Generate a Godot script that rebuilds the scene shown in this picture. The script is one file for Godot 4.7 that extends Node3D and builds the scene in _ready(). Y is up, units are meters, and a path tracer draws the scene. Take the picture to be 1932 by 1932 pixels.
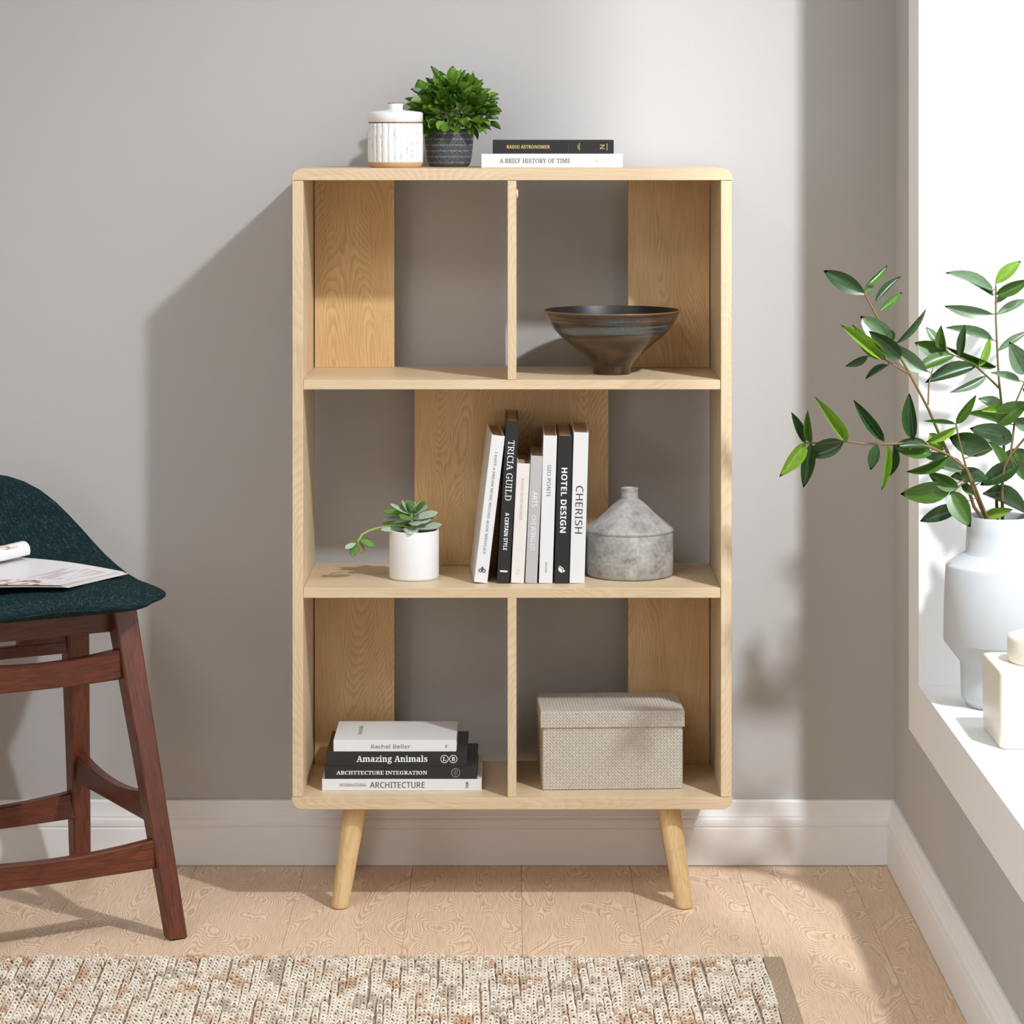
extends Node3D
# A light-oak open bookcase against a warm grey wall, lit by a studio lamp standing
# outside the window on the right, by an unseen ceiling light and by daylight, partly from an unseen left window.
# Axes: x right, y up, z towards the camera; the back wall's face is z = 0, the floor y = 0.

var M = {}
var used_names = {}
var rng = RandomNumberGenerator.new()

# ------------------------------------------------------------------ mesh helpers
class MB:
	var v = PackedVector3Array()
	var n = PackedVector3Array()
	var t = PackedVector2Array()
	func tri(a, b, c, na, nb, nc, ua, ub, uc):
		if (c - a).cross(b - a).dot(na + nb + nc) < 0.0:
			var p = b; b = c; c = p
			p = nb; nb = nc; nc = p
			p = ub; ub = uc; uc = p
		v.append(a); v.append(b); v.append(c)
		n.append(na); n.append(nb); n.append(nc)
		t.append(ua); t.append(ub); t.append(uc)
	func quad(p, nn, uu):
		tri(p[0], p[1], p[2], nn[0], nn[1], nn[2], uu[0], uu[1], uu[2])
		tri(p[0], p[2], p[3], nn[0], nn[2], nn[3], uu[0], uu[2], uu[3])
	func flat(p, out, uu):
		var k = (p[2] - p[0]).cross(p[1] - p[0])
		if k.length() < 1e-12:
			k = (p[3] - p[0]).cross(p[2] - p[0])
		k = k.normalized()
		if k.dot(out) < 0.0: k = -k
		quad(p, [k, k, k, k], uu)
	func mesh():
		var m = ArrayMesh.new()
		var a = []
		a.resize(Mesh.ARRAY_MAX)
		a[Mesh.ARRAY_VERTEX] = v
		a[Mesh.ARRAY_NORMAL] = n
		a[Mesh.ARRAY_TEX_UV] = t
		m.add_surface_from_arrays(Mesh.PRIMITIVE_TRIANGLES, a)
		return m

func face_uv(p, axis, grain, off):
	var g = [p.x, p.y, p.z]
	if axis == grain:
		return Vector2(g[(axis + 1) % 3], g[(axis + 2) % 3] * 0.2) + off
	return Vector2(g[3 - axis - grain], g[grain]) + off

# box with softened edges; c centre, s size, b softening, grain axis for the uv
func box(mb, c, s, b = 0.001, grain = 1, off = Vector2.ZERO):
	var h = s * 0.5
	b = minf(b, 0.45 * minf(s.x, minf(s.y, s.z)))
	var pt = func(sx, sy, sz, axis):
		var q = Vector3(sx * (h.x - b), sy * (h.y - b), sz * (h.z - b))
		q[axis] = [sx, sy, sz][axis] * h[axis]
		return q
	var uvp = func(q, axis): return face_uv(q + c, axis, grain, off)
	for axis in 3:
		var a1 = (axis + 1) % 3
		var a2 = (axis + 2) % 3
		for sg in [-1.0, 1.0]:
			var nn = Vector3.ZERO
			nn[axis] = sg
			var ps = []
			var us = []
			for k in [[-1.0, -1.0], [1.0, -1.0], [1.0, 1.0], [-1.0, 1.0]]:
				var e = [0, 0, 0]
				e[axis] = sg; e[a1] = k[0]; e[a2] = k[1]
				var q = pt.call(e[0], e[1], e[2], axis)
				ps.append(q + c); us.append(uvp.call(q, axis))
			mb.quad(ps, [nn, nn, nn, nn], us)
		# edges parallel to this axis
		for s1 in [-1.0, 1.0]:
			for s2 in [-1.0, 1.0]:
				var n1 = Vector3.ZERO
				n1[a1] = s1
				var n2 = Vector3.ZERO
				n2[a2] = s2
				var q = []
				for k in [[-1.0, a1], [1.0, a1], [1.0, a2], [-1.0, a2]]:
					var e = [0, 0, 0]
					e[axis] = k[0]; e[a1] = s1; e[a2] = s2
					q.append(pt.call(e[0], e[1], e[2], k[1]))
				mb.quad([q[0] + c, q[1] + c, q[2] + c, q[3] + c], [n1, n1, n2, n2], [uvp.call(q[0], a1), uvp.call(q[1], a1), uvp.call(q[2], a1), uvp.call(q[3], a1)])
	for sx in [-1.0, 1.0]:
		for sy in [-1.0, 1.0]:
			for sz in [-1.0, 1.0]:
				var q0 = pt.call(sx, sy, sz, 0)
				var q1 = pt.call(sx, sy, sz, 1)
				var q2 = pt.call(sx, sy, sz, 2)
				mb.tri(q0 + c, q1 + c, q2 + c, Vector3(sx, 0, 0), Vector3(0, sy, 0), Vector3(0, 0, sz), uvp.call(q0, 0), uvp.call(q1, 0), uvp.call(q2, 0))

# surface of revolution; profile = [[r, y], ...]; a repeated point makes a hard edge
func lathe(mb, prof, segs = 48, rfun = null, c = Vector3.ZERO):
	var total = 0.0
	for i in range(1, prof.size()):
		total += Vector2(prof[i][0] - prof[i - 1][0], prof[i][1] - prof[i - 1][1]).length()
	var run = 0.0
	var nrm = []
	for i in prof.size() - 1:
		var dx = prof[i + 1][0] - prof[i][0]
		var dy = prof[i + 1][1] - prof[i][1]
		nrm.append(Vector2(dy, -dx).normalized() if absf(dx) + absf(dy) > 1e-9 else Vector2.ZERO)
	for i in prof.size() - 1:
		var seg = Vector2(prof[i + 1][0] - prof[i][0], prof[i + 1][1] - prof[i][1]).length()
		if seg < 1e-9:
			continue
		var na = nrm[i]
		var nb = nrm[i]
		if i > 0 and nrm[i - 1] != Vector2.ZERO and nrm[i - 1].dot(nrm[i]) > 0.5: na = (nrm[i] + nrm[i - 1]).normalized()
		if i < nrm.size() - 1 and nrm[i + 1] != Vector2.ZERO and nrm[i + 1].dot(nrm[i]) > 0.5: nb = (nrm[i] + nrm[i + 1]).normalized()
		var v0 = run / total
		run += seg
		var v1 = run / total
		for k in segs:
			var pa = []
			var pn = []
			var pu = []
			for e in [[k, 0], [k + 1, 0], [k + 1, 1], [k, 1]]:
				var th = TAU * e[0] / segs
				var q = prof[i + e[1]]
				var nn = na if e[1] == 0 else nb
				var r = q[0]
				var slope = 0.0
				if rfun != null:
					r = rfun.call(th, q[0], q[1])
					if r > 1e-6:
						slope = -(rfun.call(th + 0.004, q[0], q[1]) - rfun.call(th - 0.004, q[0], q[1])) / 0.008 / r
				var rad = Vector3(sin(th), 0, cos(th))
				var tang = Vector3(cos(th), 0, -sin(th))
				pa.append(c + rad * r + Vector3(0, q[1], 0))
				pn.append((rad * nn.x + tang * slope * nn.x + Vector3(0, nn.y, 0)).normalized())
				pu.append(Vector2(float(e[0]) / segs, v0 if e[1] == 0 else v1))
			mb.quad(pa, pn, pu)

# skin over a list of closed loops of points; smooth or faceted, ends closed
func loft(mb, loops, smooth = false, cap = true, uvo = Vector2.ZERO):
	var m = loops[0].size()
	var cen = []
	for l in loops:
		var s = Vector3.ZERO
		for p in l: s += p
		cen.append(s / m)
	var per = [0.0]
	for k in m: per.append(per[k] + loops[loops.size() / 2][k].distance_to(loops[loops.size() / 2][(k + 1) % m]))
	var along = [0.0]
	for i in range(1, loops.size()): along.append(along[i - 1] + cen[i].distance_to(cen[i - 1]))
	var vn = []
	var sense = 0.0
	if smooth:
		for i in loops.size():
			var row = []
			for k in m:
				var du = loops[i][(k + 1) % m] - loops[i][(k + m - 1) % m]
				var dv = loops[mini(i + 1, loops.size() - 1)][k] - loops[maxi(i - 1, 0)][k]
				var nn = du.cross(dv).normalized()
				sense += nn.dot(loops[i][k] - cen[i])
				row.append(nn)
			vn.append(row)
		for i in loops.size():
			for k in m:
				vn[i][k] = vn[i][k] * signf(sense) if vn[i][k] != Vector3.ZERO else (loops[i][k] - cen[i]).normalized()
	for i in loops.size() - 1:
		for k in m:
			var k2 = (k + 1) % m
			var p = [loops[i][k], loops[i][k2], loops[i + 1][k2], loops[i + 1][k]]
			var uu = [Vector2(per[k], along[i]) + uvo, Vector2(per[k + 1], along[i]) + uvo, Vector2(per[k + 1], along[i + 1]) + uvo, Vector2(per[k], along[i + 1]) + uvo]
			if smooth: mb.quad(p, [vn[i][k], vn[i][k2], vn[i + 1][k2], vn[i + 1][k]], uu)
			else: mb.flat(p, (p[0] + p[1] + p[2] + p[3]) * 0.25 - (cen[i] + cen[i + 1]) * 0.5, uu)
	if cap:
		for e in [[0, 1], [loops.size() - 1, loops.size() - 2]]:
			var out = (cen[e[0]] - cen[e[1]]).normalized()
			for k in m:
				var a = loops[e[0]][k]
				var b = loops[e[0]][(k + 1) % m]
				mb.tri(cen[e[0]], a, b, out, out, out, Vector2(0.01, 0.01) + uvo, Vector2(0.02, 0.01) + uvo, Vector2(0.02, 0.02) + uvo)

# rectangle with cut corners in the plane of two axes
func rect_loop(c, ax, ay, w, h, ch = 0.002):
	var x = w * 0.5
	var y = h * 0.5
	var o = []
	for q in [[-x + ch, -y], [x - ch, -y], [x, -y + ch], [x, y - ch], [x - ch, y], [-x + ch, y], [-x, y - ch], [-x, -y + ch]]:
		o.append(c + ax * q[0] + ay * q[1])
	return o

func tube(mb, pts, r0, r1, sides = 6):
	var loops = []
	for i in pts.size():
		var d = (pts[mini(i + 1, pts.size() - 1)] - pts[maxi(i - 1, 0)]).normalized()
		var ax = d.cross(Vector3(0.31, 0.2, 0.93)).normalized()
		var ay = d.cross(ax)
		var r = lerpf(r0, r1, float(i) / (pts.size() - 1))
		var l = []
		for k in sides:
			l.append(pts[i] + (ax * cos(TAU * k / sides) + ay * sin(TAU * k / sides)) * r)
		loops.append(l)
	loft(mb, loops, true)

func bar(mb, a, b, r): tube(mb, [a, b], r, r, 8)

# sheet over a function of (u, v); normals from its own slope
func sheet(mb, nu, nv, f, up = Vector3.UP):
	var e = 0.002
	var P = []
	var N = []
	for j in nv + 1:
		for i in nu + 1:
			var u = float(i) / nu
			var w = float(j) / nv
			var a = f.call(clampf(u + e, 0, 1), w) - f.call(clampf(u - e, 0, 1), w)
			var b = f.call(u, clampf(w + e, 0, 1)) - f.call(u, clampf(w - e, 0, 1))
			var nn = a.cross(b).normalized()
			P.append(f.call(u, w))
			N.append(nn)
	var mid = N[(nv / 2) * (nu + 1) + nu / 2]
	var flip = mid.dot(up) < 0.0
	for j in nv:
		for i in nu:
			var q = [j * (nu + 1) + i, j * (nu + 1) + i + 1, (j + 1) * (nu + 1) + i + 1, (j + 1) * (nu + 1) + i]
			var ps = []
			var ns = []
			var us = []
			for k in q:
				ps.append(P[k]); ns.append(-N[k] if flip else N[k])
				us.append(Vector2(float(k % (nu + 1)) / nu, float(k / (nu + 1)) / nv))
			mb.quad(ps, ns, us)

# profile pushed along a line (mouldings): pts in (out, up), from a to b, cut at an angle at each end
func moulding(mb, pts, a, b, out, cut_a = 0.0, cut_b = 0.0):
	var dir = (b - a).normalized()
	for i in pts.size() - 1:
		var p = pts[i]
		var q = pts[i + 1]
		var pa = a + out * p[0] + Vector3(0, p[1], 0) + dir * p[0] * cut_a
		var qa = a + out * q[0] + Vector3(0, q[1], 0) + dir * q[0] * cut_a
		var pb = b + out * p[0] + Vector3(0, p[1], 0) - dir * p[0] * cut_b
		var qb = b + out * q[0] + Vector3(0, q[1], 0) - dir * q[0] * cut_b
		var o = out * (q[1] - p[1]) + Vector3(0, p[0] - q[0], 0)
		mb.flat([pa, pb, qb, qa], o, [Vector2(0, p[1]), Vector2(1, p[1]), Vector2(1, q[1]), Vector2(0, q[1])])

# ------------------------------------------------------------------ node helpers
func part(parent, called, mb, m, label = ""):
	var o = MeshInstance3D.new()
	o.name = called
	o.mesh = mb.mesh() if mb is MB else mb
	o.material_override = m
	if label: o.set_meta("label", label)
	parent.add_child(o, true)
	return o

func numbered(called):
	used_names[called] = used_names.get(called, -1) + 1
	return called if used_names[called] == 0 else "%s_%03d" % [called, used_names[called]]

func thing(called, label, category, at = Vector3.ZERO, group = ""):
	var o = Node3D.new()
	o.name = numbered(called)
	add_child(o)
	o.position = at
	o.set_meta("label", label)
	o.set_meta("category", category)
	if group: o.set_meta("group", group)
	return o

func struct(called, mb, m, label, category):
	var o = MeshInstance3D.new()
	o.name = numbered(called)
	o.mesh = mb.mesh()
	o.material_override = m
	o.set_meta("kind", "structure")
	o.set_meta("label", label)
	o.set_meta("category", category)
	add_child(o)
	return o

# ------------------------------------------------------------------ materials
func mat(called, col, rough = 0.6, metal = 0.0, spec = 0.5):
	var m = StandardMaterial3D.new()
	m.resource_name = called
	m.albedo_color = col
	m.roughness = rough
	m.metallic = metal
	m.metallic_specular = spec
	M[called] = m
	return m

func rgb8(r, g, b): return Color(r / 255.0, g / 255.0, b / 255.0)

func noise_bytes(w, h, sd, freq, oct = 3, sy = 1):
	var f = FastNoiseLite.new()
	f.seed = sd
	f.noise_type = FastNoiseLite.TYPE_SIMPLEX_SMOOTH
	f.frequency = freq
	f.fractal_octaves = oct
	var im = f.get_seamless_image(w, h / sy)
	im.convert(Image.FORMAT_L8)
	if sy > 1: im.resize(w, h, Image.INTERPOLATE_CUBIC)
	return im.get_data()

func tex_of(bytes, w, h):
	return ImageTexture.create_from_image(Image.create_from_data(w, h, false, Image.FORMAT_RGB8, bytes))

func normal_of(grey, w, h, strength):
	var im = Image.create_from_data(w, h, false, Image.FORMAT_L8, grey)
	im.convert(Image.FORMAT_RGBA8)
	im.bump_map_to_normal_map(strength)
	return ImageTexture.create_from_image(im)

# wood: the contour lines of a stretched smooth field are the growth rings; fine dark pores run with the grain (v)
func wood(w, h, sd, base, dark, light, rings, ring_amount, pore_amount, bend = 6.0, fx = 2.2, fy = 1.5):
	# rings: growth lines across the sheet; bend: how many lines the grain wanders; fx, fy: waves across and along the sheet
	var fn = FastNoiseLite.new()
	fn.seed = sd
	fn.noise_type = FastNoiseLite.TYPE_SIMPLEX_SMOOTH
	fn.frequency = 1.0
	fn.fractal_type = FastNoiseLite.FRACTAL_NONE
	var wob = noise_bytes(w, h, sd + 1, 0.03, 3, 4)
	var pore = noise_bytes(w, h, sd + 2, 0.30, 2, 32)
	var tone = noise_bytes(w, h, sd + 3, 0.012, 2, 8)
	var fine = noise_bytes(w, h, sd + 4, 0.35, 1, 32)
	var o = PackedByteArray()
	o.resize(w * h * 3)
	var hb = PackedByteArray()
	hb.resize(w * h)
	var lut = PackedFloat32Array()
	for i in 256:
		var s = i / 256.0
		lut.append(pow(s, 1.6) if s < 0.82 else pow(0.82, 1.6) * (1.0 - s) / 0.18)
	var i = -1
	for y in h:
		var v = float(y) / h * fy
		for x in w:
			i += 1
			var u = float(x) / w
			var ph = u * rings + fn.get_noise_2d(u * fx, v) * bend + (wob[i] - 128) / 255.0 * 0.9 + 64.0
			var ring = lut[int((ph - floorf(ph)) * 255.0)]
			var p = clampf((pore[i] - 140) / 60.0, 0.0, 1.0)
			var k = clampf(ring * ring_amount + p * pore_amount + (fine[i] - 128) / 255.0 * 0.25, 0.0, 1.0)
			var tn = tone[i] / 255.0
			var r0 = base.r + (light.r - base.r) * tn
			var g0 = base.g + (light.g - base.g) * tn
			var b0 = base.b + (light.b - base.b) * tn
			var j = i * 3
			o[j] = int(255.0 * (r0 + (dark.r - r0) * k))
			o[j + 1] = int(255.0 * (g0 + (dark.g - g0) * k))
			o[j + 2] = int(255.0 * (b0 + (dark.b - b0) * k))
			hb[i] = int(255.0 * (1.0 - k))
	return [tex_of(o, w, h), hb]

func wood_mat(called, wd, uvs, rough, w = 0, h = 0, bump = 0.0):
	var m = mat(called, Color.WHITE, rough)
	m.albedo_texture = wd[0]
	m.uv1_scale = uvs
	if bump > 0.0:
		m.normal_enabled = true
		m.normal_texture = normal_of(wd[1], w, h, bump)
	return m

func speckle(w, h, sd, cols, weights_freq, sy = 1):
	# mix of colours chosen by layered noise
	var a = noise_bytes(w, h, sd, weights_freq, 3, sy)
	var b = noise_bytes(w, h, sd + 7, weights_freq * 5.0, 2, sy)
	var o = PackedByteArray()
	o.resize(w * h * 3)
	for i in w * h:
		var k = clampf((a[i] * 0.6 + b[i] * 0.4) / 255.0 * 1.6 - 0.3, 0.0, 0.999) * (cols.size() - 1)
		var c = cols[int(k)].lerp(cols[int(k) + 1], k - floorf(k))
		o[i * 3] = int(c.r * 255); o[i * 3 + 1] = int(c.g * 255); o[i * 3 + 2] = int(c.b * 255)
	return tex_of(o, w, h)

func make_materials():
	# oak of the bookcase: 0.4 m x 0.8 m of veneer per texture
	var oak = [rgb8(218, 180, 128), rgb8(166, 120, 72), rgb8(230, 198, 148)]
	for k in 3:
		var wd = wood(512, 1024, 11 + 20 * k, oak[0], oak[1], oak[2], [60.0, 52.0, 66.0][k], 0.42, 0.20, [20.0, 24.0, 18.0][k], [2.6, 2.2, 3.0][k], [1.1, 0.9, 1.3][k])
		wood_mat("oak_%d" % k, wd, Vector3(2.5, 1.25, 1), 0.42)
	var edge = wood(512, 1024, 77, rgb8(213, 189, 153), rgb8(178, 146, 106), rgb8(223, 202, 170), 60.0, 0.34, 0.16, 22.0, 3.0, 1.2)
	wood_mat("oak_edge", edge, Vector3(1.0 / 0.6, 1.0 / 1.2, 1), 0.42)
	var legw = wood(256, 512, 91, rgb8(218, 186, 134), rgb8(182, 144, 94), rgb8(228, 200, 152), 18.0, 0.30, 0.30, 5.0)
	wood_mat("leg_wood", legw, Vector3(4, 2, 1), 0.45)
	for k in 3:
		var fw = wood(256, 1536, 201 + 9 * k, rgb8(243, 214, 183), rgb8(176, 132, 94), rgb8(248, 222, 194), [26.0, 22.0, 30.0][k], 0.62, 0.16, [11.0, 13.0, 9.0][k], [2.0, 1.7, 2.3][k], [4.0, 3.4, 4.6][k])
		var m = wood_mat("floor_%d" % k, fw, Vector3(4.4, 1.0 / 1.21, 1), 0.45, 256, 1536, 3.0)
		m.normal_scale = 0.5
	var wal = wood(256, 1024, 311, rgb8(96, 47, 27), rgb8(52, 24, 14), rgb8(114, 57, 33), 16.0, 0.40, 0.40, 5.0, 2.0, 1.2)
	wood_mat("dark_wood", wal, Vector3(4, 1.5, 1), 0.32)
	var wl = mat("wall_paint", rgb8(190, 187, 184), 0.9, 0.0, 0.25)
	var wn = noise_bytes(512, 512, 5, 0.06, 3)
	wl.normal_enabled = true
	wl.normal_texture = normal_of(wn, 512, 512, 1.2)
	wl.normal_scale = 0.10
	wl.uv1_triplanar = true
	wl.uv1_world_triplanar = true
	wl.uv1_scale = Vector3(3, 3, 3)
	mat("white_paint", rgb8(245, 245, 244), 0.5, 0.0, 0.4)
	mat("ceiling_paint", rgb8(238, 237, 234), 0.9, 0.0, 0.2)
	mat("paper", rgb8(238, 234, 226), 0.8, 0.0, 0.2)
	mat("paper_aged", rgb8(196, 164, 130), 0.8, 0.0, 0.2)
	mat("cover_white", rgb8(226, 226, 225), 0.38)
	mat("cover_black", rgb8(38, 38, 39), 0.42)
	mat("cover_cream", rgb8(228, 223, 216), 0.45)
	mat("cover_grey", rgb8(186, 184, 183), 0.45)
	mat("ink_black", rgb8(44, 44, 46), 0.6)
	mat("ink_grey", rgb8(98, 98, 101), 0.6)
	mat("ink_pale", rgb8(205, 202, 198), 0.6)
	mat("ink_tan", rgb8(186, 168, 148), 0.6)
	mat("ink_white", rgb8(245, 245, 245), 0.6)
	mat("ink_gold", rgb8(214, 196, 120), 0.4, 0.3)
	mat("black_metal", rgb8(24, 24, 25), 0.4, 0.6)
	mat("black_rubber", rgb8(26, 24, 23), 0.8)
	var gl = mat("glaze_white", rgb8(236, 236, 235), 0.32)
	gl.clearcoat_enabled = true
	gl.clearcoat = 0.3
	mat("pot_white", rgb8(232, 231, 230), 0.45)
	mat("clay", rgb8(206, 164, 120), 0.85)
	mat("clay_line", rgb8(140, 92, 58), 0.8)
	mat("soil", rgb8(46, 36, 28), 0.95)
	mat("vase_white", rgb8(198, 202, 204), 0.62, 0.0, 0.35)
	var cr = mat("cream_ceramic", Color.WHITE, 0.3)
	cr.albedo_texture = speckle(256, 256, 61, [rgb8(232, 222, 200), rgb8(238, 230, 212), rgb8(240, 234, 218)], 0.01)
	mat("stem_brown", rgb8(112, 92, 50), 0.7)
	mat("stem_green", rgb8(150, 168, 92), 0.6)
	# white crackled flutes of the lidded jar
	var jw = 1024
	var jh = 64
	var jn = noise_bytes(jw, jh, 71, 0.05, 3)
	var jb = PackedByteArray()
	jb.resize(jw * jh * 3)
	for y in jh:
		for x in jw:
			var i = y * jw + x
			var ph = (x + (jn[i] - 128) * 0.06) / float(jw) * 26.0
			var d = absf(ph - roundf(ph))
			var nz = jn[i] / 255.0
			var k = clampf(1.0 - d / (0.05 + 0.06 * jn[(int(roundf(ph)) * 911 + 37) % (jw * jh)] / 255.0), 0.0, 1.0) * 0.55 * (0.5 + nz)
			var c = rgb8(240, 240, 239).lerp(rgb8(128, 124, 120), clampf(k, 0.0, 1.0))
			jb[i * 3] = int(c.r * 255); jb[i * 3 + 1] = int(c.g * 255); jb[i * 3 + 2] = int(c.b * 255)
	var jm = mat("glaze_fluted", Color.WHITE, 0.35)
	jm.albedo_texture = tex_of(jb, jw, jh)
	# dark pot with scratched white lines
	var pb = PackedByteArray()
	var pn = noise_bytes(512, 256, 81, 0.08, 3)
	var pq = noise_bytes(512, 256, 83, 0.3, 2)
	pb.resize(512 * 256 * 3)
	for y in 256:
		for x in 512:
			var i = y * 512 + x
			var q = pn[i] / 255.0
			var l = y / 256.0 * 11.0 + (q - 0.5) * 0.3
			var d = absf(l - roundf(l))
			var k = clampf(1.0 - d / 0.13, 0.0, 1.0) * clampf(q * 1.9, 0.0, 1.0) * 0.8
			k = maxf(k, clampf((pq[i] / 255.0 - 0.52) * 3.2, 0.0, 0.75))
			var c = rgb8(44, 46, 50).lerp(rgb8(205, 205, 206), k)
			pb[i * 3] = int(c.r * 255); pb[i * 3 + 1] = int(c.g * 255); pb[i * 3 + 2] = int(c.b * 255)
	mat("scratched_pot", Color.WHITE, 0.75).albedo_texture = tex_of(pb, 512, 256)
	# bowl glaze: bronze brown, a streaked blue band under the rim and a trace at the foot (v runs from foot to rim)
	var bb = PackedByteArray()
	var b1 = noise_bytes(512, 256, 31, 0.012, 3)
	var b2 = noise_bytes(512, 256, 33, 0.42, 2)
	var b3 = noise_bytes(256, 512, 35, 0.05, 3, 8)
	bb.resize(512 * 256 * 3)
	for y in 256:
		for x in 512:
			var i = y * 512 + x
			var vv = y / 256.0
			var st = b3[(x % 512) * 256 + y] / 255.0
			var sp = b2[i] / 255.0
			var c = rgb8(52, 35, 22).lerp(rgb8(104, 68, 38), clampf(b1[i] / 255.0 * 1.3 - 0.2, 0.0, 1.0))
			c = c.lerp(rgb8(34, 28, 24), clampf((0.45 - st) * 2.0, 0.0, 0.8))
			var band = clampf(1.0 - absf(vv - 0.83 + (b1[i] / 255.0 - 0.5) * 0.08) / 0.19, 0.0, 1.0)
			band = maxf(band, clampf(1.0 - absf(vv - 0.07) / 0.06, 0.0, 1.0) * 0.7)
			var kb = clampf(band * 1.5 * clampf((st - 0.32) * 3.0, 0.0, 1.0) * clampf((sp - 0.18) * 2.2, 0.0, 1.0), 0.0, 0.85)
			c = c.lerp(rgb8(98, 130, 146), kb)
			bb[i * 3] = int(c.r * 255); bb[i * 3 + 1] = int(c.g * 255); bb[i * 3 + 2] = int(c.b * 255)
	var bm = mat("bowl_glaze", Color.WHITE, 0.28, 0.2)
	bm.albedo_texture = tex_of(bb, 512, 256)
	bm.clearcoat_enabled = true
	bm.clearcoat = 0.35
	bm.clearcoat_roughness = 0.2
	mat("bowl_inside", rgb8(36, 33, 32), 0.42)
	mat("bowl_rim_highlight", rgb8(128, 98, 70), 0.3, 0.3)  # paler than the glaze: the rim's highlight is put into its colour
	# grey reactive glaze of the lidded urn
	var um = mat("urn_glaze", Color.WHITE, 0.55)
	um.albedo_texture = speckle(512, 512, 41, [rgb8(118, 114, 108), rgb8(146, 142, 136), rgb8(162, 158, 152), rgb8(174, 170, 164), rgb8(190, 186, 180)], 0.010)
	var un = noise_bytes(512, 512, 43, 0.2, 2)
	um.normal_enabled = true
	um.normal_texture = normal_of(un, 512, 512, 2.0)
	um.normal_scale = 0.25
	um.uv1_triplanar = true
	um.uv1_scale = Vector3(4, 4, 4)
	# woven box: diagonal two-over-two plait
	var ww = 512
	var wc = PackedByteArray()
	wc.resize(ww * ww * 3)
	var wh = PackedByteArray()
	wh.resize(ww * ww)
	var wr = RandomNumberGenerator.new()
	wr.seed = 5
	var rnd = PackedFloat32Array()
	for i in 4096: rnd.append(wr.randf())
	for y in ww:
		for x in ww:
			var i = y * ww + x
			var a = (x + y) / 16.0
			var b = (x - y + ww) / 16.0
			var ia = int(a) % 32
			var ib = int(b) % 32
			var over = (ia + ib) % 2 == 0
			var f = (a - floorf(a)) if over else (b - floorf(b))
			var edge_ = 1.0 - pow(absf(2.0 * f - 1.0), 4.0)
			var q = rnd[(ia * 32 + ib + (0 if over else 1024)) % 4096]
			var strand = rnd[(ia if over else 64 + ib) * 7 % 4096]   # each reed has its own straw tone
			var c = rgb8(198, 189, 174).lerp(rgb8(208, 199, 185), strand)
			wc[i * 3] = int(c.r * 255); wc[i * 3 + 1] = int(c.g * 255); wc[i * 3 + 2] = int(c.b * 255)
			wh[i] = int(255.0 * clampf(edge_ * (0.75 + 0.25 * q), 0.0, 1.0))
	var wm = mat("woven_reed", Color.WHITE, 0.7)
	wm.albedo_texture = tex_of(wc, ww, ww)
	wm.normal_enabled = true
	wm.normal_texture = normal_of(wh, ww, ww, 3.0)
	wm.normal_scale = 1.6
	wm.uv1_triplanar = true
	wm.uv1_scale = Vector3(5.2, 5.2, 5.2)
	# teal tweed
	var fw_ = 512
	var fb = PackedByteArray()
	fb.resize(fw_ * fw_ * 3)
	var fh = PackedByteArray()
	fh.resize(fw_ * fw_)
	var slub = noise_bytes(fw_, fw_, 21, 0.12, 2, 8)
	for y in fw_:
		for x in fw_:
			var i = y * fw_ + x
			var cx = x / 4
			var cy = y / 4
			var over = (cx + cy) % 2 == 0
			var q = rnd[(cx * 131 + cy * 37) % 4096]
			var fx = (x % 4 - 1.5) / 2.0
			var fy = (y % 4 - 1.5) / 2.0
			var hgt = clampf(1.0 - 0.45 * (fx * fx + fy * fy), 0.0, 1.0) * (1.0 if over else 0.7)
			var c = rgb8(20, 39, 41).lerp(rgb8(29, 50, 52), q)
			if q > 0.5: c = c.lerp(rgb8(150, 140, 150), clampf((slub[i] / 255.0 - 0.56) * 2.4, 0.0, 0.36))
			fb[i * 3] = int(c.r * 255); fb[i * 3 + 1] = int(c.g * 255); fb[i * 3 + 2] = int(c.b * 255)
			fh[i] = int(hgt * 255.0)
	var fm = mat("tweed", Color.WHITE, 0.95, 0.0, 0.2)
	fm.albedo_texture = tex_of(fb, fw_, fw_)
	fm.normal_enabled = true
	fm.normal_texture = normal_of(fh, fw_, fw_, 3.0)
	fm.normal_scale = 0.9
	fm.uv1_scale = Vector3(4.2, 4.2, 1)
	# rug
	var rm = mat("rug_yarn", Color.WHITE, 0.95, 0.0, 0.15)
	rm.vertex_color_use_as_albedo = true
	var rb = mat("rug_backing", Color.WHITE, 0.95, 0.0, 0.1)
	rb.albedo_texture = speckle(256, 256, 101, [rgb8(96, 78, 60), rgb8(176, 154, 130), rgb8(206, 188, 166)], 0.12)
	rb.uv1_triplanar = true
	rb.uv1_scale = Vector3(9, 9, 9)
	# leaves: a paler midrib and side veins printed on the blade (u across, v from stalk to tip)
	var lb = PackedByteArray()
	lb.resize(96 * 128 * 3)
	var ln = noise_bytes(96, 128, 111, 0.04, 2)
	for y in 128:
		for x in 96:
			var i = y * 96 + x
			var u = absf(x / 95.0 - 0.5) * 2.0
			var rib = clampf(1.0 - u / 0.07, 0.0, 1.0)
			var vein = (y / 128.0 - u * 0.22) * 9.0
			var vk = clampf(1.0 - absf(vein - roundf(vein)) / 0.10, 0.0, 1.0) * (1.0 - u)
			var k = 0.80 + 0.14 * (ln[i] / 255.0) + 0.2 * rib * 0.6 + 0.05 * vk
			var g = int(clampf(k, 0.0, 1.0) * 255)
			lb[i * 3] = g; lb[i * 3 + 1] = g; lb[i * 3 + 2] = int(g * 0.97)
	var lt = tex_of(lb, 96, 128)
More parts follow.
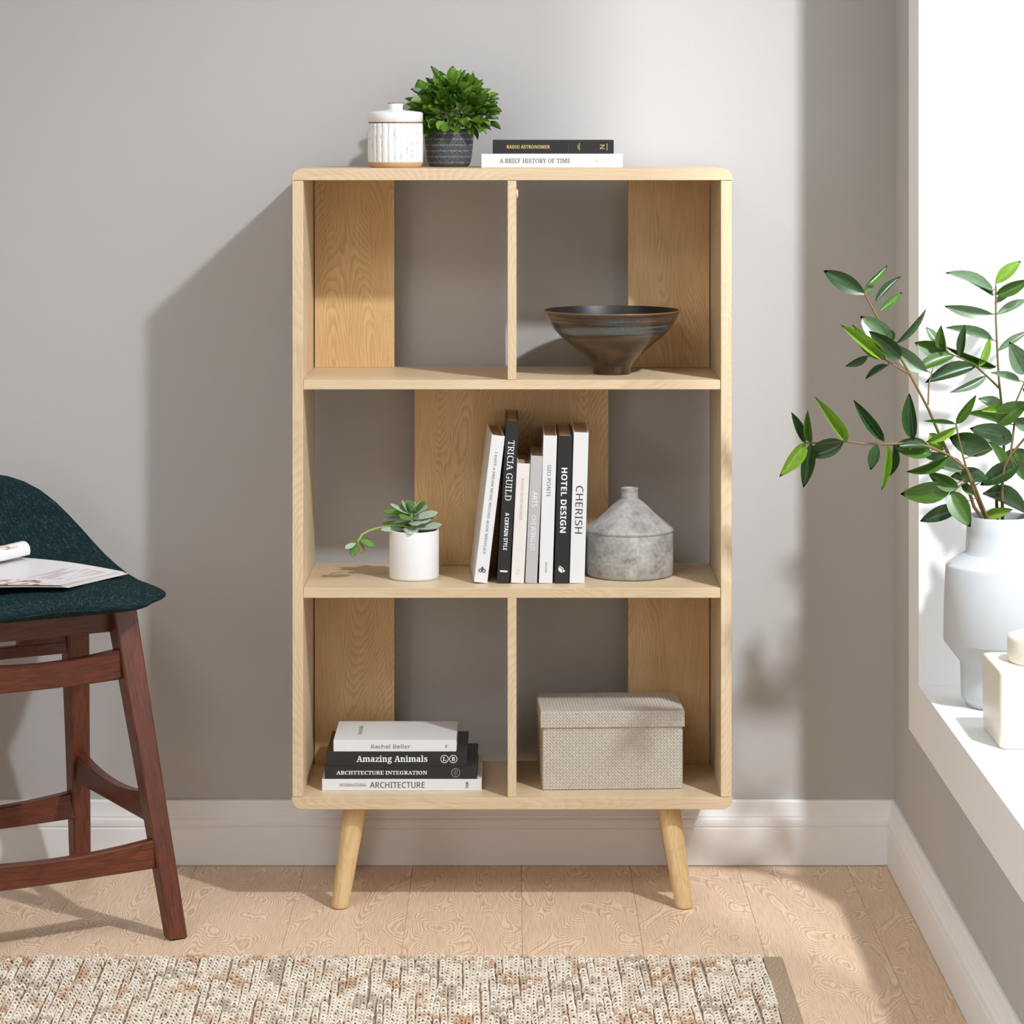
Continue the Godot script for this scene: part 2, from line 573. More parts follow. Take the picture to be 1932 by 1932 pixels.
	for e in [["leaf_dark", 48, 80, 38, 0.34], ["leaf_mid", 80, 118, 44, 0.36], ["leaf_bright", 138, 176, 58, 0.4], ["leaf_pale_gloss", 124, 150, 120, 0.3], ["ball_dark", 74, 112, 32, 0.45], ["ball_mid", 104, 148, 42, 0.45], ["ball_bright", 138, 178, 68, 0.45], ["succulent_green", 118, 168, 78, 0.55], ["succulent_pale", 196, 216, 196, 0.6], ["succulent_olive", 146, 140, 78, 0.55]]:  # the greyish pale leaf tone has the gloss painted into its colour
		var m = mat(e[0], rgb8(e[1], e[2], e[3]), e[4])
		m.albedo_texture = lt
		m.backlight_enabled = true
		m.backlight = Color(0.35, 0.5, 0.2)
	# printed pages: soft blotches of photographs beside white paper and grey text columns
	for k in 2:
		var gb = PackedByteArray()
		gb.resize(256 * 256 * 3)
		var g1 = noise_bytes(256, 256, 131 + k, 0.02, 3)
		var g2 = noise_bytes(256, 256, 141 + k, 0.05, 2)
		for y in 256:
			for x in 256:
				var i = y * 256 + x
				var c = rgb8(232, 228, 228)
				var pic = (y < 62 and x < 215) if k == 0 else (x > 30 and x < 180 and y > 60 and y < 200)
				if pic:
					c = rgb8(238, 230, 224).lerp(rgb8(206, 152, 120), clampf((g1[i] - 120) / 60.0, 0.0, 1.0)).lerp(rgb8(96, 66, 60), clampf((g2[i] - 160) / 40.0, 0.0, 0.9))
					if k == 0 and x < 80 and y < 40: c = c.lerp(rgb8(236, 180, 70), 0.6)
				elif k == 0 and x > 150 and x < 240 and y > 80 and y < 220 and y % 8 < 3 and g2[(y / 8) * 256 + x] > 110:
					c = rgb8(160, 128, 132)
				gb[i * 3] = int(c.r * 255); gb[i * 3 + 1] = int(c.g * 255); gb[i * 3 + 2] = int(c.b * 255)
		mat("page_%d" % k, Color.WHITE, 0.35).albedo_texture = tex_of(gb, 256, 256)
	# window glass and lamp parts
	var g = mat("window_glass", Color(0.95, 0.97, 0.97, 0.04), 0.0)
	g.transparency = BaseMaterial3D.TRANSPARENCY_ALPHA
	var sh = mat("sheer", Color(0.95, 0.95, 0.94, 0.5), 0.9)
	sh.transparency = BaseMaterial3D.TRANSPARENCY_ALPHA
	sh.backlight_enabled = true
	sh.backlight = Color(0.8, 0.8, 0.8)
	var pg = mat("panel_glow", rgb8(245, 245, 245), 0.6)
	pg.emission_enabled = true
	pg.emission = rgb8(243, 248, 255)
	pg.emission_energy_multiplier = 0.5
	mat("terrace_stone", rgb8(196, 190, 182), 0.9)
	mat("lamp_reflector", rgb8(225, 225, 225), 0.3, 0.8)
	var ld = mat("lamp_diffuser", rgb8(250, 248, 244), 0.6)
	ld.emission_enabled = true
	ld.emission = rgb8(243, 248, 255)
	ld.emission_energy_multiplier = 3.0

# ------------------------------------------------------------------ lettering
func letters(parent, s, at, basis, length, cap, m, font = "Droid Sans", weight = 400):
	var f = SystemFont.new()
	f.font_names = PackedStringArray([font])
	f.font_weight = weight
	var tm = TextMesh.new()
	tm.text = s
	tm.font = f
	tm.font_size = 64
	tm.pixel_size = 0.01
	tm.depth = 0.02
	tm.curve_step = 2.0
	var bb = tm.get_aabb()
	var o = MeshInstance3D.new()
	o.name = "lettering"
	o.mesh = tm
	o.material_override = m
	var k = Vector3(length / bb.size.x, cap / bb.size.y, 0.012)
	var bs = Basis(basis.x * k.x, basis.y * k.y, basis.z * k.z)
	o.transform = Transform3D(bs, at - bs * (bb.position + bb.size * 0.5) + basis.z * 0.00002)
	parent.add_child(o, true)
	return o

# ------------------------------------------------------------------ the room
func build_room():
	var WX = 0.739
	var LX = -2.4
	var FZ = 6.8
	var H = 3.25
	var mb = MB.new()
	box(mb, Vector3((LX + 1.06) * 0.5, H * 0.5, -0.08), Vector3(1.06 - LX + 0.2, H + 0.3, 0.16), 0.001)
	struct("wall_back", mb, M.wall_paint, "warm grey painted wall behind the bookcase", "wall")
	mb = MB.new()
	box(mb, Vector3(LX - 0.08, H * 0.5, 1.5), Vector3(0.16, H + 0.3, 3.0), 0.001)
	box(mb, Vector3(LX - 0.08, H * 0.5, (5.2 + FZ) * 0.5), Vector3(0.16, H + 0.3, FZ - 5.2), 0.001)
	box(mb, Vector3(LX - 0.08, 0.2, 4.1), Vector3(0.16, 0.7, 2.2), 0.001)
	box(mb, Vector3(LX - 0.08, 2.95, 4.1), Vector3(0.16, 0.9, 2.2), 0.001)
	struct("wall_left", mb, M.wall_paint, "plain grey side wall with an unseen wide two-pane window", "wall")
	# right wall with the deep window opening: z 0.403..2.25, y 0.427..3.05
	mb = MB.new()
	var cx = (WX + 1.04) * 0.5
	var th = 1.04 - WX
	box(mb, Vector3(cx, H * 0.5, 0.1965), Vector3(th, H + 0.3, 0.393), 0.0005)
	box(mb, Vector3(cx, H * 0.5, (2.26 + FZ) * 0.5), Vector3(th, H + 0.3, FZ - 2.26), 0.0005)
	box(mb, Vector3(cx, 0.2005 - 0.075, 1.3265), Vector3(th, 0.583, 1.867), 0.0005)
	box(mb, Vector3(cx, (3.06 + H + 0.15) * 0.5, 1.3265), Vector3(th, H + 0.15 - 3.06, 1.867), 0.0005)
	struct("wall_right", mb, M.wall_paint, "grey wall with the deep white window recess", "wall")
	# far wall behind the camera
	mb = MB.new()
	box(mb, Vector3((LX + 1.04) * 0.5, H * 0.5, FZ + 0.08), Vector3(1.04 - LX + 0.3, H + 0.3, 0.16), 0.001)
	struct("wall_front", mb, M.wall_paint, "grey wall facing the bookcase across the room", "wall")
	mb = MB.new()
	box(mb, Vector3((LX + 1.04) * 0.5, H + 0.08, FZ * 0.5), Vector3(1.04 - LX + 0.3, 0.16, FZ + 0.3), 0.001)
	struct("ceiling", mb, M.ceiling_paint, "white painted ceiling above the room", "ceiling")
	# floor: screed, and oak laminate planks one by one
	mb = MB.new()
	box(mb, Vector3((LX + 1.04) * 0.5, -0.09, FZ * 0.5), Vector3(1.04 - LX + 0.3, 0.16, FZ + 0.3), 0.001)
	var fl = struct("floor", mb, M.clay, "pale pinkish oak laminate plank floor", "floor")
	var joints = {-2: 0.54, -1: 0.326, 0: 1.05, 1: 0.86, 2: 1.2, -3: 0.95, 3: 0.9}
	var pw = 0.209
	for k in range(-12, 4):
		var x0 = 0.018 + k * pw
		var x1 = minf(x0 + pw, 0.749)
		var z = joints.get(k, fposmod(k * 0.47, 1.1) + 0.1) - 1.2
		while z < FZ:
			var a = maxf(z, 0.0)
			var b = minf(z + 1.2, FZ + 0.05)
			if b - a > 0.02 and x1 - x0 > 0.01:
				var pb = MB.new()
				box(pb, Vector3((x0 + x1) * 0.5, -0.005, (a + b) * 0.5), Vector3(x1 - x0 - 0.0002, 0.01, b - a - 0.0002), 0.0008, 2, Vector2(0.008 - x0, 0.005 - z))
				part(fl, "plank", pb, M["floor_%d" % (rng.randi() % 3)])
			z += 1.2
	# baseboards
	var prof = [[0.0125, 0.0], [0.0125, 0.0016], [0.016, 0.0018], [0.016, 0.0715], [0.0135, 0.073], [0.0135, 0.0755], [0.0155, 0.077], [0.0158, 0.083], [0.0150, 0.0885], [0.0118, 0.0925], [0.0118, 0.0965], [0.0105, 0.0985], [0.0088, 0.104], [0.0076, 0.112], [0.0072, 0.121], [0.0060, 0.1240], [0.004, 0.125], [0.0, 0.125]]
	mb = MB.new()
	moulding(mb, prof, Vector3(LX, 0, 0), Vector3(WX, 0, 0), Vector3(0, 0, 1), 1.0, 1.0)
	struct("baseboard_back", mb, M.white_paint, "white moulded baseboard along the wall behind the bookcase", "baseboard")
	mb = MB.new()
	moulding(mb, prof, Vector3(WX, 0, 0), Vector3(WX, 0, FZ), Vector3(-1, 0, 0), 1.0, 0.0)
	struct("baseboard_right", mb, M.white_paint, "white moulded baseboard below the window recess", "baseboard")
	mb = MB.new()
	moulding(mb, prof, Vector3(LX, 0, 0), Vector3(LX, 0, FZ), Vector3(1, 0, 0), 1.0, 0.0)
	struct("baseboard_left", mb, M.white_paint, "white moulded baseboard along the side wall opposite the window", "baseboard")
	# window recess: white lining, frame and pane
	mb = MB.new()
	box(mb, Vector3(0.8905, 0.422, 1.3265), Vector3(0.3030, 0.010, 1.847), 0.0001)
	var w1 = struct("window_1", mb, M.white_paint, "deep white window recess with a broad sill beside the bookcase", "window")
	mb = MB.new()
	box(mb, Vector3(0.8905, 1.7435, 0.398), Vector3(0.3030, 2.633, 0.010), 0.0001)
	part(w1, "jamb", mb, M.white_paint)
	mb = MB.new()
	box(mb, Vector3(0.8905, 1.7435, 2.255), Vector3(0.3030, 2.633, 0.010), 0.0001)
	part(w1, "jamb", mb, M.white_paint)
	mb = MB.new()
	box(mb, Vector3(0.8905, 3.055, 1.3265), Vector3(0.3030, 0.010, 1.847), 0.0001)
	part(w1, "lining", mb, M.white_paint)
	mb = MB.new()
	for e in [[0.4255, 0.045], [2.2275, 0.045]]:
		box(mb, Vector3(1.02, 1.7385, e[0]), Vector3(0.04, 2.623, e[1]), 0.002)
	for e in [0.4495, 3.0275]:
		box(mb, Vector3(1.02, e, 1.3265), Vector3(0.04, 0.045, 1.757), 0.002)
	var fr = part(w1, "window_frame", mb, M.white_paint)
	mb = MB.new()
	box(mb, Vector3(1.02, 1.7385, 1.3265), Vector3(0.004, 2.533, 1.757), 0.0003)
	part(fr, "pane", mb, M.window_glass)
	# flat casing round the recess
	mb = MB.new()
	box(mb, Vector3(0.733, 1.7385, 0.3415), Vector3(0.012, 2.831, 0.123), 0.0002)
	box(mb, Vector3(0.733, 1.7385, 2.3125), Vector3(0.012, 2.831, 0.125), 0.0002)
	box(mb, Vector3(0.733, 0.375, 1.3265), Vector3(0.012, 0.104, 1.847), 0.0002)
	box(mb, Vector3(0.733, 3.102, 1.3265), Vector3(0.012, 0.104, 1.847), 0.0002)
	struct("trim_1", mb, M.white_paint, "flat white casing framing the window recess", "trim")
	# wide window in the left wall, out of view, placed to light the right wall
	mb = MB.new()
	for e in [3.0175, 4.1, 5.1825]:
		box(mb, Vector3(LX - 0.08, 1.525, e), Vector3(0.05, 1.95, 0.035), 0.002)
	for e in [0.5725, 2.4775]:
		box(mb, Vector3(LX - 0.08, e, 4.1), Vector3(0.05, 0.045, 2.2), 0.002)
	var w2 = struct("window_2", mb, M.white_paint, "unseen wide white two-pane window in the side wall, placed to light the right wall", "window")
	for e in [3.55875, 4.64125]:
		mb = MB.new()
		box(mb, Vector3(LX - 0.08, 1.525, e), Vector3(0.004, 1.86, 1.0475), 0.0003)
		part(w2, "pane", mb, M.window_glass)
	# unseen sheer curtain on a rod, placed to dim the lamp towards the left
	var cu = thing("unseen_sheer_curtain", "unseen white sheer curtain in the window recess, placed to dim the lamp towards the left", "curtain", Vector3(0.955, 0.43, 1.80))
	mb = MB.new()
	bar(mb, Vector3(0, 2.585, -1.39), Vector3(0, 2.585, 0.445), 0.008)
	part(cu, "rod", mb, M.black_metal)
	mb = MB.new()
	var drape = func(u, w): return Vector3(0.014 * sin(u * 46.0 + 0.5 * sin(w * 3.0)) * (0.7 + 0.3 * w), 0.015 + 2.555 * (1.0 - w), -0.46 + 0.90 * u)
	sheet(mb, 120, 12, drape, Vector3(-1, 0, 0))
	part(cu, "panel", mb, M.sheer)
	for k in 8:
		mb = MB.new()
		lathe(mb, [[0.010, -0.002], [0.013, -0.002], [0.013, 0.002], [0.010, 0.002]], 20)
		var rg = part(cu, "ring", mb, M.black_metal)
		rg.transform = Transform3D(Basis(Vector3(1, 0, 0), PI / 2), Vector3(0, 2.580, -0.45 + 0.125 * k))
	# flat ceiling light, out of view, placed to light floor and walls from above
	var cl = thing("unseen_ceiling_light", "unseen large flat white ceiling light panel, placed to light floor and walls from above", "ceiling light", Vector3(-1.4, H, 3.5))
	mb = MB.new()
	box(mb, Vector3(0, -0.02, 0), Vector3(1.66, 0.04, 1.26), 0.003)
	part(cl, "frame", mb, M.white_paint)
	mb = MB.new()
	box(mb, Vector3(0, -0.0405, 0), Vector3(1.6, 0.003, 1.2), 0.0008)
	part(cl, "light_diffuser", mb, M.panel_glow)
	var tl = AreaLight3D.new()
	tl.name = "unseen_ceiling_light_glow"  # light of the unseen ceiling panel
	tl.area_size = Vector2(1.6, 1.2)
	tl.light_energy = TOP
	tl.light_color = rgb8(243, 248, 255)
	tl.area_range = 14.0
	tl.area_attenuation = 2.0
	tl.shadow_enabled = true
	add_child(tl)
	tl.transform = Transform3D(Basis(Vector3(1, 0, 0), -PI / 2), Vector3(-1.4, H - 0.05, 3.5))
	# terrace outside the window
	mb = MB.new()
	box(mb, Vector3(2.95, -0.1, 2.4), Vector3(3.6, 0.2, 6.0), 0.004)
	struct("terrace", mb, M.terrace_stone, "pale stone terrace outside the window", "terrace")

# studio lamp on a stand outside the window; it throws the hard key light
func build_lamp():
	var at = Vector3(1.54, 3.13, 2.32)
	var dir = (Vector3(-0.05, 0.3, 0.45) - at).normalized()
	var base = Vector3(at.x - dir.x * 0.2, 0, at.z - dir.z * 0.2)
	var o = thing("studio_lamp", "studio lamp with round reflector on a tall black stand outside the window", "lamp", base)
	var mb = MB.new()
	bar(mb, Vector3(0, 0.12, 0), Vector3(0, at.y + 0.02, 0), 0.016)
	part(o, "pole", mb, M.black_metal)
	for k in 3:
		var th = TAU * k / 3.0 + 0.4
		mb = MB.new()
		tube(mb, [Vector3(0, 0.75, 0), Vector3(sin(th) * 0.5, 0.012, cos(th) * 0.5)], 0.012, 0.012, 8)
		part(o, "leg", mb, M.black_metal)
	var ax = dir.cross(Vector3.UP).normalized()
	var bs = Basis(ax, -dir, ax.cross(-dir))      # local +y points away from the scene
	var hp = at - base - dir * 0.03
	mb = MB.new()
	lathe(mb, [[0.13, 0.0], [0.125, 0.03], [0.09, 0.10], [0.055, 0.14], [0.055, 0.14], [0.055, 0.34], [0.055, 0.34], [0.0, 0.34]], 40)
	var hd = part(o, "lamp_head", mb, M.black_metal)
	hd.transform = Transform3D(bs, hp)
	mb = MB.new()
	lathe(mb, [[0.05, 0.132], [0.085, 0.095], [0.12, 0.03], [0.126, 0.0]], 40)
	var rf = part(o, "reflector", mb, M.lamp_reflector)
	rf.transform = Transform3D(bs, hp)
	mb = MB.new()
	lathe(mb, [[0.0, 0.018], [0.118, 0.018], [0.118, 0.018], [0.118, 0.024], [0.0, 0.024]], 40)
	var df = part(o, "diffuser", mb, M.lamp_diffuser)
	df.transform = Transform3D(bs, hp)
	var l = SpotLight3D.new()
	l.name = "studio_lamp_beam"
	l.light_color = rgb8(243, 248, 255)
	l.light_energy = KEY
	l.light_size = 0.07
	l.spot_range = 14.0
	l.spot_attenuation = 2.0
	l.spot_angle = 35.0
	l.spot_angle_attenuation = 1.0
	l.shadow_enabled = true
	add_child(l)
	l.look_at_from_position(at, at + dir, Vector3.UP)

# ------------------------------------------------------------------ the bookcase
func board(parent, called, c, s, grain, m, b = 0.0008, label = ""):
	var mb = MB.new()
	var sz = Vector2(1.0 / m.uv1_scale.x, 1.0 / m.uv1_scale.y)
	var ov = 0.01 - (c[grain] - s[grain] * 0.5) + rng.randf() * maxf(0.0, sz.y - s[grain] - 0.02)
	var across = 0.0
	var lo = 9.0
	for a in 3:
		if a != grain:
			across = maxf(across, s[a])
			lo = minf(lo, c[a] - s[a] * 0.5)
	var ou = 0.01 - lo + rng.randf() * maxf(0.0, sz.x - across - 0.05)
	box(mb, c, s, b, grain, Vector2(ou, ov))
	return part(parent, called, mb, m, label)

func round_board(parent, called, y0, y1, z0, z1, hw, r, top, m):
	# a board whose two outer corners on one side are rounded
	var loops = []
	for z in [z0, z0 + 0.0008, z1 - 0.0008, z1]:
		var ins = 0.0006 if z == z0 or z == z1 else 0.0
		var l = []
		for s in [-1.0, 1.0]:
			var arc = []
			for k in 7:
				var a = PI * 0.5 * k / 6.0
				arc.append(Vector2(s * (hw - r + r * cos(a) - ins), (y1 - r + r * sin(a) - ins) if top else (y0 + r - r * sin(a) + ins)))
			arc.insert(0, Vector2(s * (hw - ins), (y0 + ins) if top else (y1 - ins)))
			if s > 0: arc.reverse()
			for p in arc: l.append(Vector3(p.x, p.y, z))
		loops.append(l)
	var mb = MB.new()
	# faces: skin along z, with the grain running along x
	var m_ = loops[0].size()
	for i in 3:
		for k in m_:
			var k2 = (k + 1) % m_
			var p = [loops[i][k], loops[i][k2], loops[i + 1][k2], loops[i + 1][k]]
			var uu = []
			for q in p: uu.append(Vector2(q.z + (0.5 if q.y > (y0 + y1) * 0.5 else 0.0), q.x))
			mb.flat(p, (p[0] + p[1] + p[2] + p[3]) * 0.25 - Vector3(clampf(p[0].x, -hw + r, hw - r), (y0 + y1) * 0.5, (z0 + z1) * 0.5), uu)
	for e in [0, 3]:
		var c = Vector3(0, (y0 + y1) * 0.5, loops[e][0].z)
		var nn = Vector3(0, 0, -1 if e == 0 else 1)
		for k in m_:
			var a = loops[e][k]
			var b = loops[e][(k + 1) % m_]
			mb.tri(c, a, b, nn, nn, nn, Vector2(c.y, c.x), Vector2(a.y, a.x), Vector2(b.y, b.x))
	return part(parent, called, mb, m)

func build_bookcase():
	var o = thing("bookcase", "tall open light-oak bookcase on four splayed round legs", "bookcase", Vector3(0, 0, 0))
	var e = M.oak_edge
	round_board(o, "top_board", 1.3285, 1.3500, 0.03, 0.3205, 0.4008, 0.019, true, e)
	round_board(o, "bottom_board", 0.1850, 0.2068, 0.03, 0.3205, 0.4008, 0.019, false, e)
	for s in [-1.0, 1.0]:
		board(o, "side_panel", Vector3(s * 0.3895, 0.76765, 0.175), Vector3(0.020, 1.1207, 0.29), 1, e, 0.001)
	board(o, "shelf", Vector3(0, 0.9568, 0.174), Vector3(0.7585, 0.0176, 0.288), 0, e)
	board(o, "shelf", Vector3(0, 0.5782, 0.174), Vector3(0.7585, 0.0186, 0.288), 0, e)
	var d1 = board(o, "divider", Vector3(0, 1.14705, 0.1745), Vector3(0.0162, 0.3627, 0.289), 1, e)
	board(o, "divider", Vector3(0, 0.38785, 0.1745), Vector3(0.0162, 0.3619, 0.289), 1, e)
	var mb = MB.new()
	lathe(mb, [[0.0, 0.0035], [0.0062, 0.0033], [0.0085, 0.0018], [0.0085, 0.0]], 24)
	var cap = part(d1, "screw_cap", mb, M.oak_edge)
	cap.transform = Transform3D(Basis(Vector3(0, 0, 1), -PI / 2), Vector3(0.0081, 1.3035, 0.302))
	# partial back panels with gaps that show the wall
	var zc = 0.055
	for p in [[-0.3772, -0.225, 0.9658, 1.3283, 0], [0.222, 0.3772, 0.9658, 1.3283, 1], [-0.1862, 0.1842, 0.5877, 0.9478, 2], [-0.3772, -0.225, 0.207, 0.5687, 1], [0.222, 0.3772, 0.207, 0.5687, 0]]:
		board(o, "back_panel", Vector3((p[0] + p[1]) * 0.5, (p[2] + p[3]) * 0.5, zc), Vector3(p[1] - p[0], p[3] - p[2], 0.012), 1, M["oak_%d" % p[4]], 0.0006)
	# legs
	for sx in [-1.0, 1.0]:
		for sz in [-1.0, 1.0]:
			var a = Vector3(sx * 0.287, 0.183, 0.175 + sz * 0.095)
			var b = Vector3(sx * 0.3145, 0.0, 0.175 + sz * 0.123)
			mb = MB.new()
			var loops = []
			for q in [[0.0, 0.92], [0.0012, 1.0], [0.5, 1.0], [0.955, 1.0], [0.985, 0.96], [0.993, 0.88]]:
				var c = a.lerp(b, q[0])
				var r = lerpf(0.0222, 0.0158, q[0]) * q[1]
				var l = []
				for k in 24: l.append(c + Vector3(sin(TAU * k / 24.0) * r, 0, cos(TAU * k / 24.0) * r))
				loops.append(l)
			loft(mb, loops, true, true, Vector2(rng.randf(), rng.randf()))
			var lg = part(o, "leg", mb, M.leg_wood)
			mb = MB.new()
			lathe(mb, [[0.0, 0.0], [0.0125, 0.0], [0.0125, 0.0], [0.0125, 0.0014], [0.0, 0.0014]], 20, null, b)
			part(lg, "glide", mb, M.black_rubber)
			mb = MB.new()
			box(mb, Vector3(a.x - sx * 0.006, 0.1838, a.z), Vector3(0.058, 0.0024, 0.058), 0.0006)
			part(lg, "mounting_plate", mb, M.black_metal)

# ------------------------------------------------------------------ books
# local axes: spine faces +z at z = 0, thickness along x, height along y from 0 to L
func book(called, label, th, L, D, cover, pages, group):
	var o = thing(called, label, "book", Vector3.ZERO, group)
	var ct = 0.0022
	var mb = MB.new()
	box(mb, Vector3(-th * 0.5 + ct * 0.5, L * 0.5, -D * 0.5), Vector3(ct, L, D), 0.0006)
	box(mb, Vector3(th * 0.5 - ct * 0.5, L * 0.5, -D * 0.5), Vector3(ct, L, D), 0.0006)
	box(mb, Vector3(0, L * 0.5, -ct * 0.5 + 0.0002), Vector3(th - 0.0006, L, ct), 0.0009)
	part(o, "cover", mb, cover)
	mb = MB.new()
	box(mb, Vector3(0, L * 0.5, -D * 0.5), Vector3(th - 2 * ct, L - 0.006, D - 0.007), 0.0004)
	part(o, "pages", mb, pages)
	return o

# lettering on a spine: f0..f1 fractions of the length measured from the top of the book
func spine_text(o, s, L, f0, f1, cap, m, font = "Droid Sans", weight = 400, dx = 0.0):
	var y = L * (1.0 - (f0 + f1) * 0.5)
	return letters(o, s, Vector3(dx, y, 0.0004), Basis(Vector3(0, -1, 0), Vector3(1, 0, 0), Vector3(0, 0, 1)), L * (f1 - f0), cap, m, font, weight)

# words set across the spine, upright when the book stands
func cross_text(o, s, L, f, w, cap, m, font = "Droid Sans", weight = 400, dx = 0.0, turn = 0.0):
	return letters(o, s, Vector3(dx, L * (1.0 - f), 0.0004), Basis(Vector3(0, 0, 1), turn), w, cap, m, font, weight)

# print too small to read: a broken hairline across the spine (dx0..dx1) at a fraction of its length
func fine_print(o, L, f, dx0, dx1, h, m):
	var q = []
	var x = dx0
	var y = L * (1.0 - f)
	while x < dx1:
		var w = rng.randf_range(0.0006, 0.0017)
		q.append([x, y - h * 0.5, minf(x + w, dx1), y - h * 0.5, minf(x + w, dx1), y + h * 0.5, x, y + h * 0.5])
		x += w + rng.randf_range(0.0003, 0.0006)
	emblem_plate(o, q, m, "fine_print")

func ring(o, x, y, r, w, m, full = false):
	var mb = MB.new()
	var q = [[r, 0.0], [r, 0.0003]] if full else [[r, 0.0], [r, 0.0003], [r, 0.0003], [r - w, 0.0003], [r - w, 0.0003], [r - w, 0.0]]
	if full: q = [[r, 0.0], [r, 0.0003], [r, 0.0003], [0.0, 0.0003]]
	lathe(mb, q, 28)
	var p = part(o, "emblem", mb, m)
	p.transform = Transform3D(Basis(Vector3(1, 0, 0), PI / 2), Vector3(x, y, 0.0002))
	return p

func emblem_plate(o, pts, m, called = "emblem"):
	# small flat shape of quads raised a hair above the spine
	var mb = MB.new()
	for q in pts:
		var p = []
		for k in 4: p.append(Vector3(q[k * 2], q[k * 2 + 1], 0.0005))
		mb.flat(p, Vector3(0, 0, 1), [Vector2.ZERO, Vector2.ZERO, Vector2.ZERO, Vector2.ZERO])
	return part(o, called, mb, m)

func stand_book(o, th, xr, y, z, lean, yaw = 0.0):
	# pivots on its lower right edge
	var bs = Basis(Vector3(0, 1, 0), deg_to_rad(yaw)) * Basis(Vector3(0, 0, 1), -deg_to_rad(lean))
	o.transform = Transform3D(bs, Vector3(xr, y, z) - bs * Vector3(th * 0.5, 0, 0))

func lay_book(o, th, xr, y, z, yaw = 0.0):
	o.transform = Transform3D(Basis(Vector3(0, 1, 0), deg_to_rad(yaw)) * Basis(Vector3(0, 0, 1), PI / 2), Vector3(xr, y + th * 0.5, z))

func build_books():
	var W = M.cover_white
	var K = M.cover_black
	var g1 = "books standing on the middle shelf"
	var y = 0.5876
	var z = 0.272
	var o = book("book", "white hardback leaning beside the succulent, outermost of the standing row", 0.0245, 0.272, 0.195, W, M.paper_aged, g1)
	stand_book(o, 0.0245, -0.0455, y, z, 6.9, 3.0)
	spine_text(o, "I HAVE A DREAM MUSIC RECORD BOOK WESTLIFE", 0.272, 0.112, 0.805, 0.0046, M.ink_grey, "Droid Serif")
	ring(o, -0.0033, 0.0225, 0.0034, 0.0016, M.ink_black)
	ring(o, 0.0033, 0.0225, 0.0034, 0.0016, M.ink_black)
	emblem_plate(o, [[-0.001, 0.0235, 0.001, 0.0235, 0.001, 0.030, -0.001, 0.030], [-0.004, 0.0265, 0.004, 0.0265, 0.0005, 0.0285, -0.0005, 0.0285]], M.ink_black)
	o = book("book", "tallest black hardback with large white serif title, leaning in the standing row", 0.0230, 0.298, 0.205, K, M.paper_aged, g1)
	stand_book(o, 0.0230, -0.0050, y, z, 3.4, 0.6)
	spine_text(o, "TRICIA GUILD", 0.298, 0.12, 0.49, 0.0118, M.ink_white, "Droid Serif")
	spine_text(o, "A CERTAIN STYLE", 0.298, 0.566, 0.796, 0.0074, M.ink_white, "Droid Sans", 700)
	emblem_plate(o, [[-0.0068, 0.0205, 0.0068, 0.0205, 0.0068, 0.0235, -0.0068, 0.0235]], M.ink_white)
	o = book("book", "short cream hardback, lowest of the standing row", 0.0240, 0.220, 0.165, M.cover_cream, M.paper_aged, g1)
	stand_book(o, 0.0240, 0.0218, y, z, 2.9)
	spine_text(o, "RADIO ASTRONOMER", 0.220, 0.126, 0.473, 0.0048, M.ink_tan)
	spine_text(o, "N", 0.220, 0.885, 0.925, 0.0075, M.ink_pale)
	emblem_plate(o, [[-0.0075, 0.0612, 0.0075, 0.0612, 0.0075, 0.0617, -0.0075, 0.0617], [-0.003, 0.0665, 0.003, 0.0665, 0.003, 0.0670, -0.003, 0.0670]], M.ink_pale)
	o = book("book", "light grey hardback with white title between cream and white books", 0.0220, 0.234, 0.175, M.cover_grey, M.paper_aged, g1)
	stand_book(o, 0.0220, 0.0458, y, z, 2.6)
	spine_text(o, "ARTS", 0.234, 0.28, 0.40, 0.0084, M.ink_white)
	spine_text(o, "CHI WING LO", 0.234, 0.466, 0.74, 0.0084, M.ink_white)
	o = book("book", "white hardback with slim grey title standing left of a black one", 0.0250, 0.271, 0.195, W, M.paper_aged, g1)
	stand_book(o, 0.0250, 0.0742, y, z, 1.8)
	spine_text(o, "GIO PONTI", 0.271, 0.20, 0.41, 0.0068, M.ink_grey)
	spine_text(o, "TASCHEN", 0.271, 0.854, 0.927, 0.0030, M.ink_grey)
	o = book("book", "black hardback with bold white sans title between two white books", 0.0265, 0.271, 0.200, K, M.paper_aged, g1)
	stand_book(o, 0.0265, 0.1040, y, z, 1.5)
	spine_text(o, "HOTEL DESIGN", 0.271, 0.217, 0.657, 0.0112, M.ink_white, "Droid Sans", 700)
	emblem_plate(o, [[-0.0062, 0.0300, 0.0008, 0.0256, 0.0008, 0.0188, -0.0062, 0.0232], [-0.0055, 0.0312, 0.0020, 0.0266, 0.0034, 0.0276, -0.0040, 0.0322], [0.0020, 0.0200, 0.0064, 0.0228, 0.0042, 0.0250, 0.0020, 0.0262]], M.ink_white)
	o = book("book", "white hardback with tall thin lettering pressed against the grey urn", 0.0275, 0.277, 0.200, W, M.paper_aged, g1)
	stand_book(o, 0.0275, 0.1330, y, z, 1.6)
	spine_text(o, "CHERISH", 0.277, 0.354, 0.67, 0.0132, M.ink_black)
	# stack in the lower left compartment
	var g2 = "books stacked in the lower left compartment"
	var hb = 0.2068
	o = book("book", "white hardback at the bottom of the four-book stack", 0.0215, 0.2935, 0.195, W, M.paper, g2)
	lay_book(o, 0.0215, -0.0555, hb, 0.270)
	spine_text(o, "INTERNATIONAL", 0.2935, 0.111, 0.28, 0.0052, M.ink_grey, "Droid Serif")
	spine_text(o, "ARCHITECTURE", 0.2935, 0.30, 0.643, 0.0108, M.ink_black)
	cross_text(o, "TOP", 0.2935, 0.909, 0.0115, 0.0052, M.ink_black, "Droid Sans", 700, 0.0, 0.0)
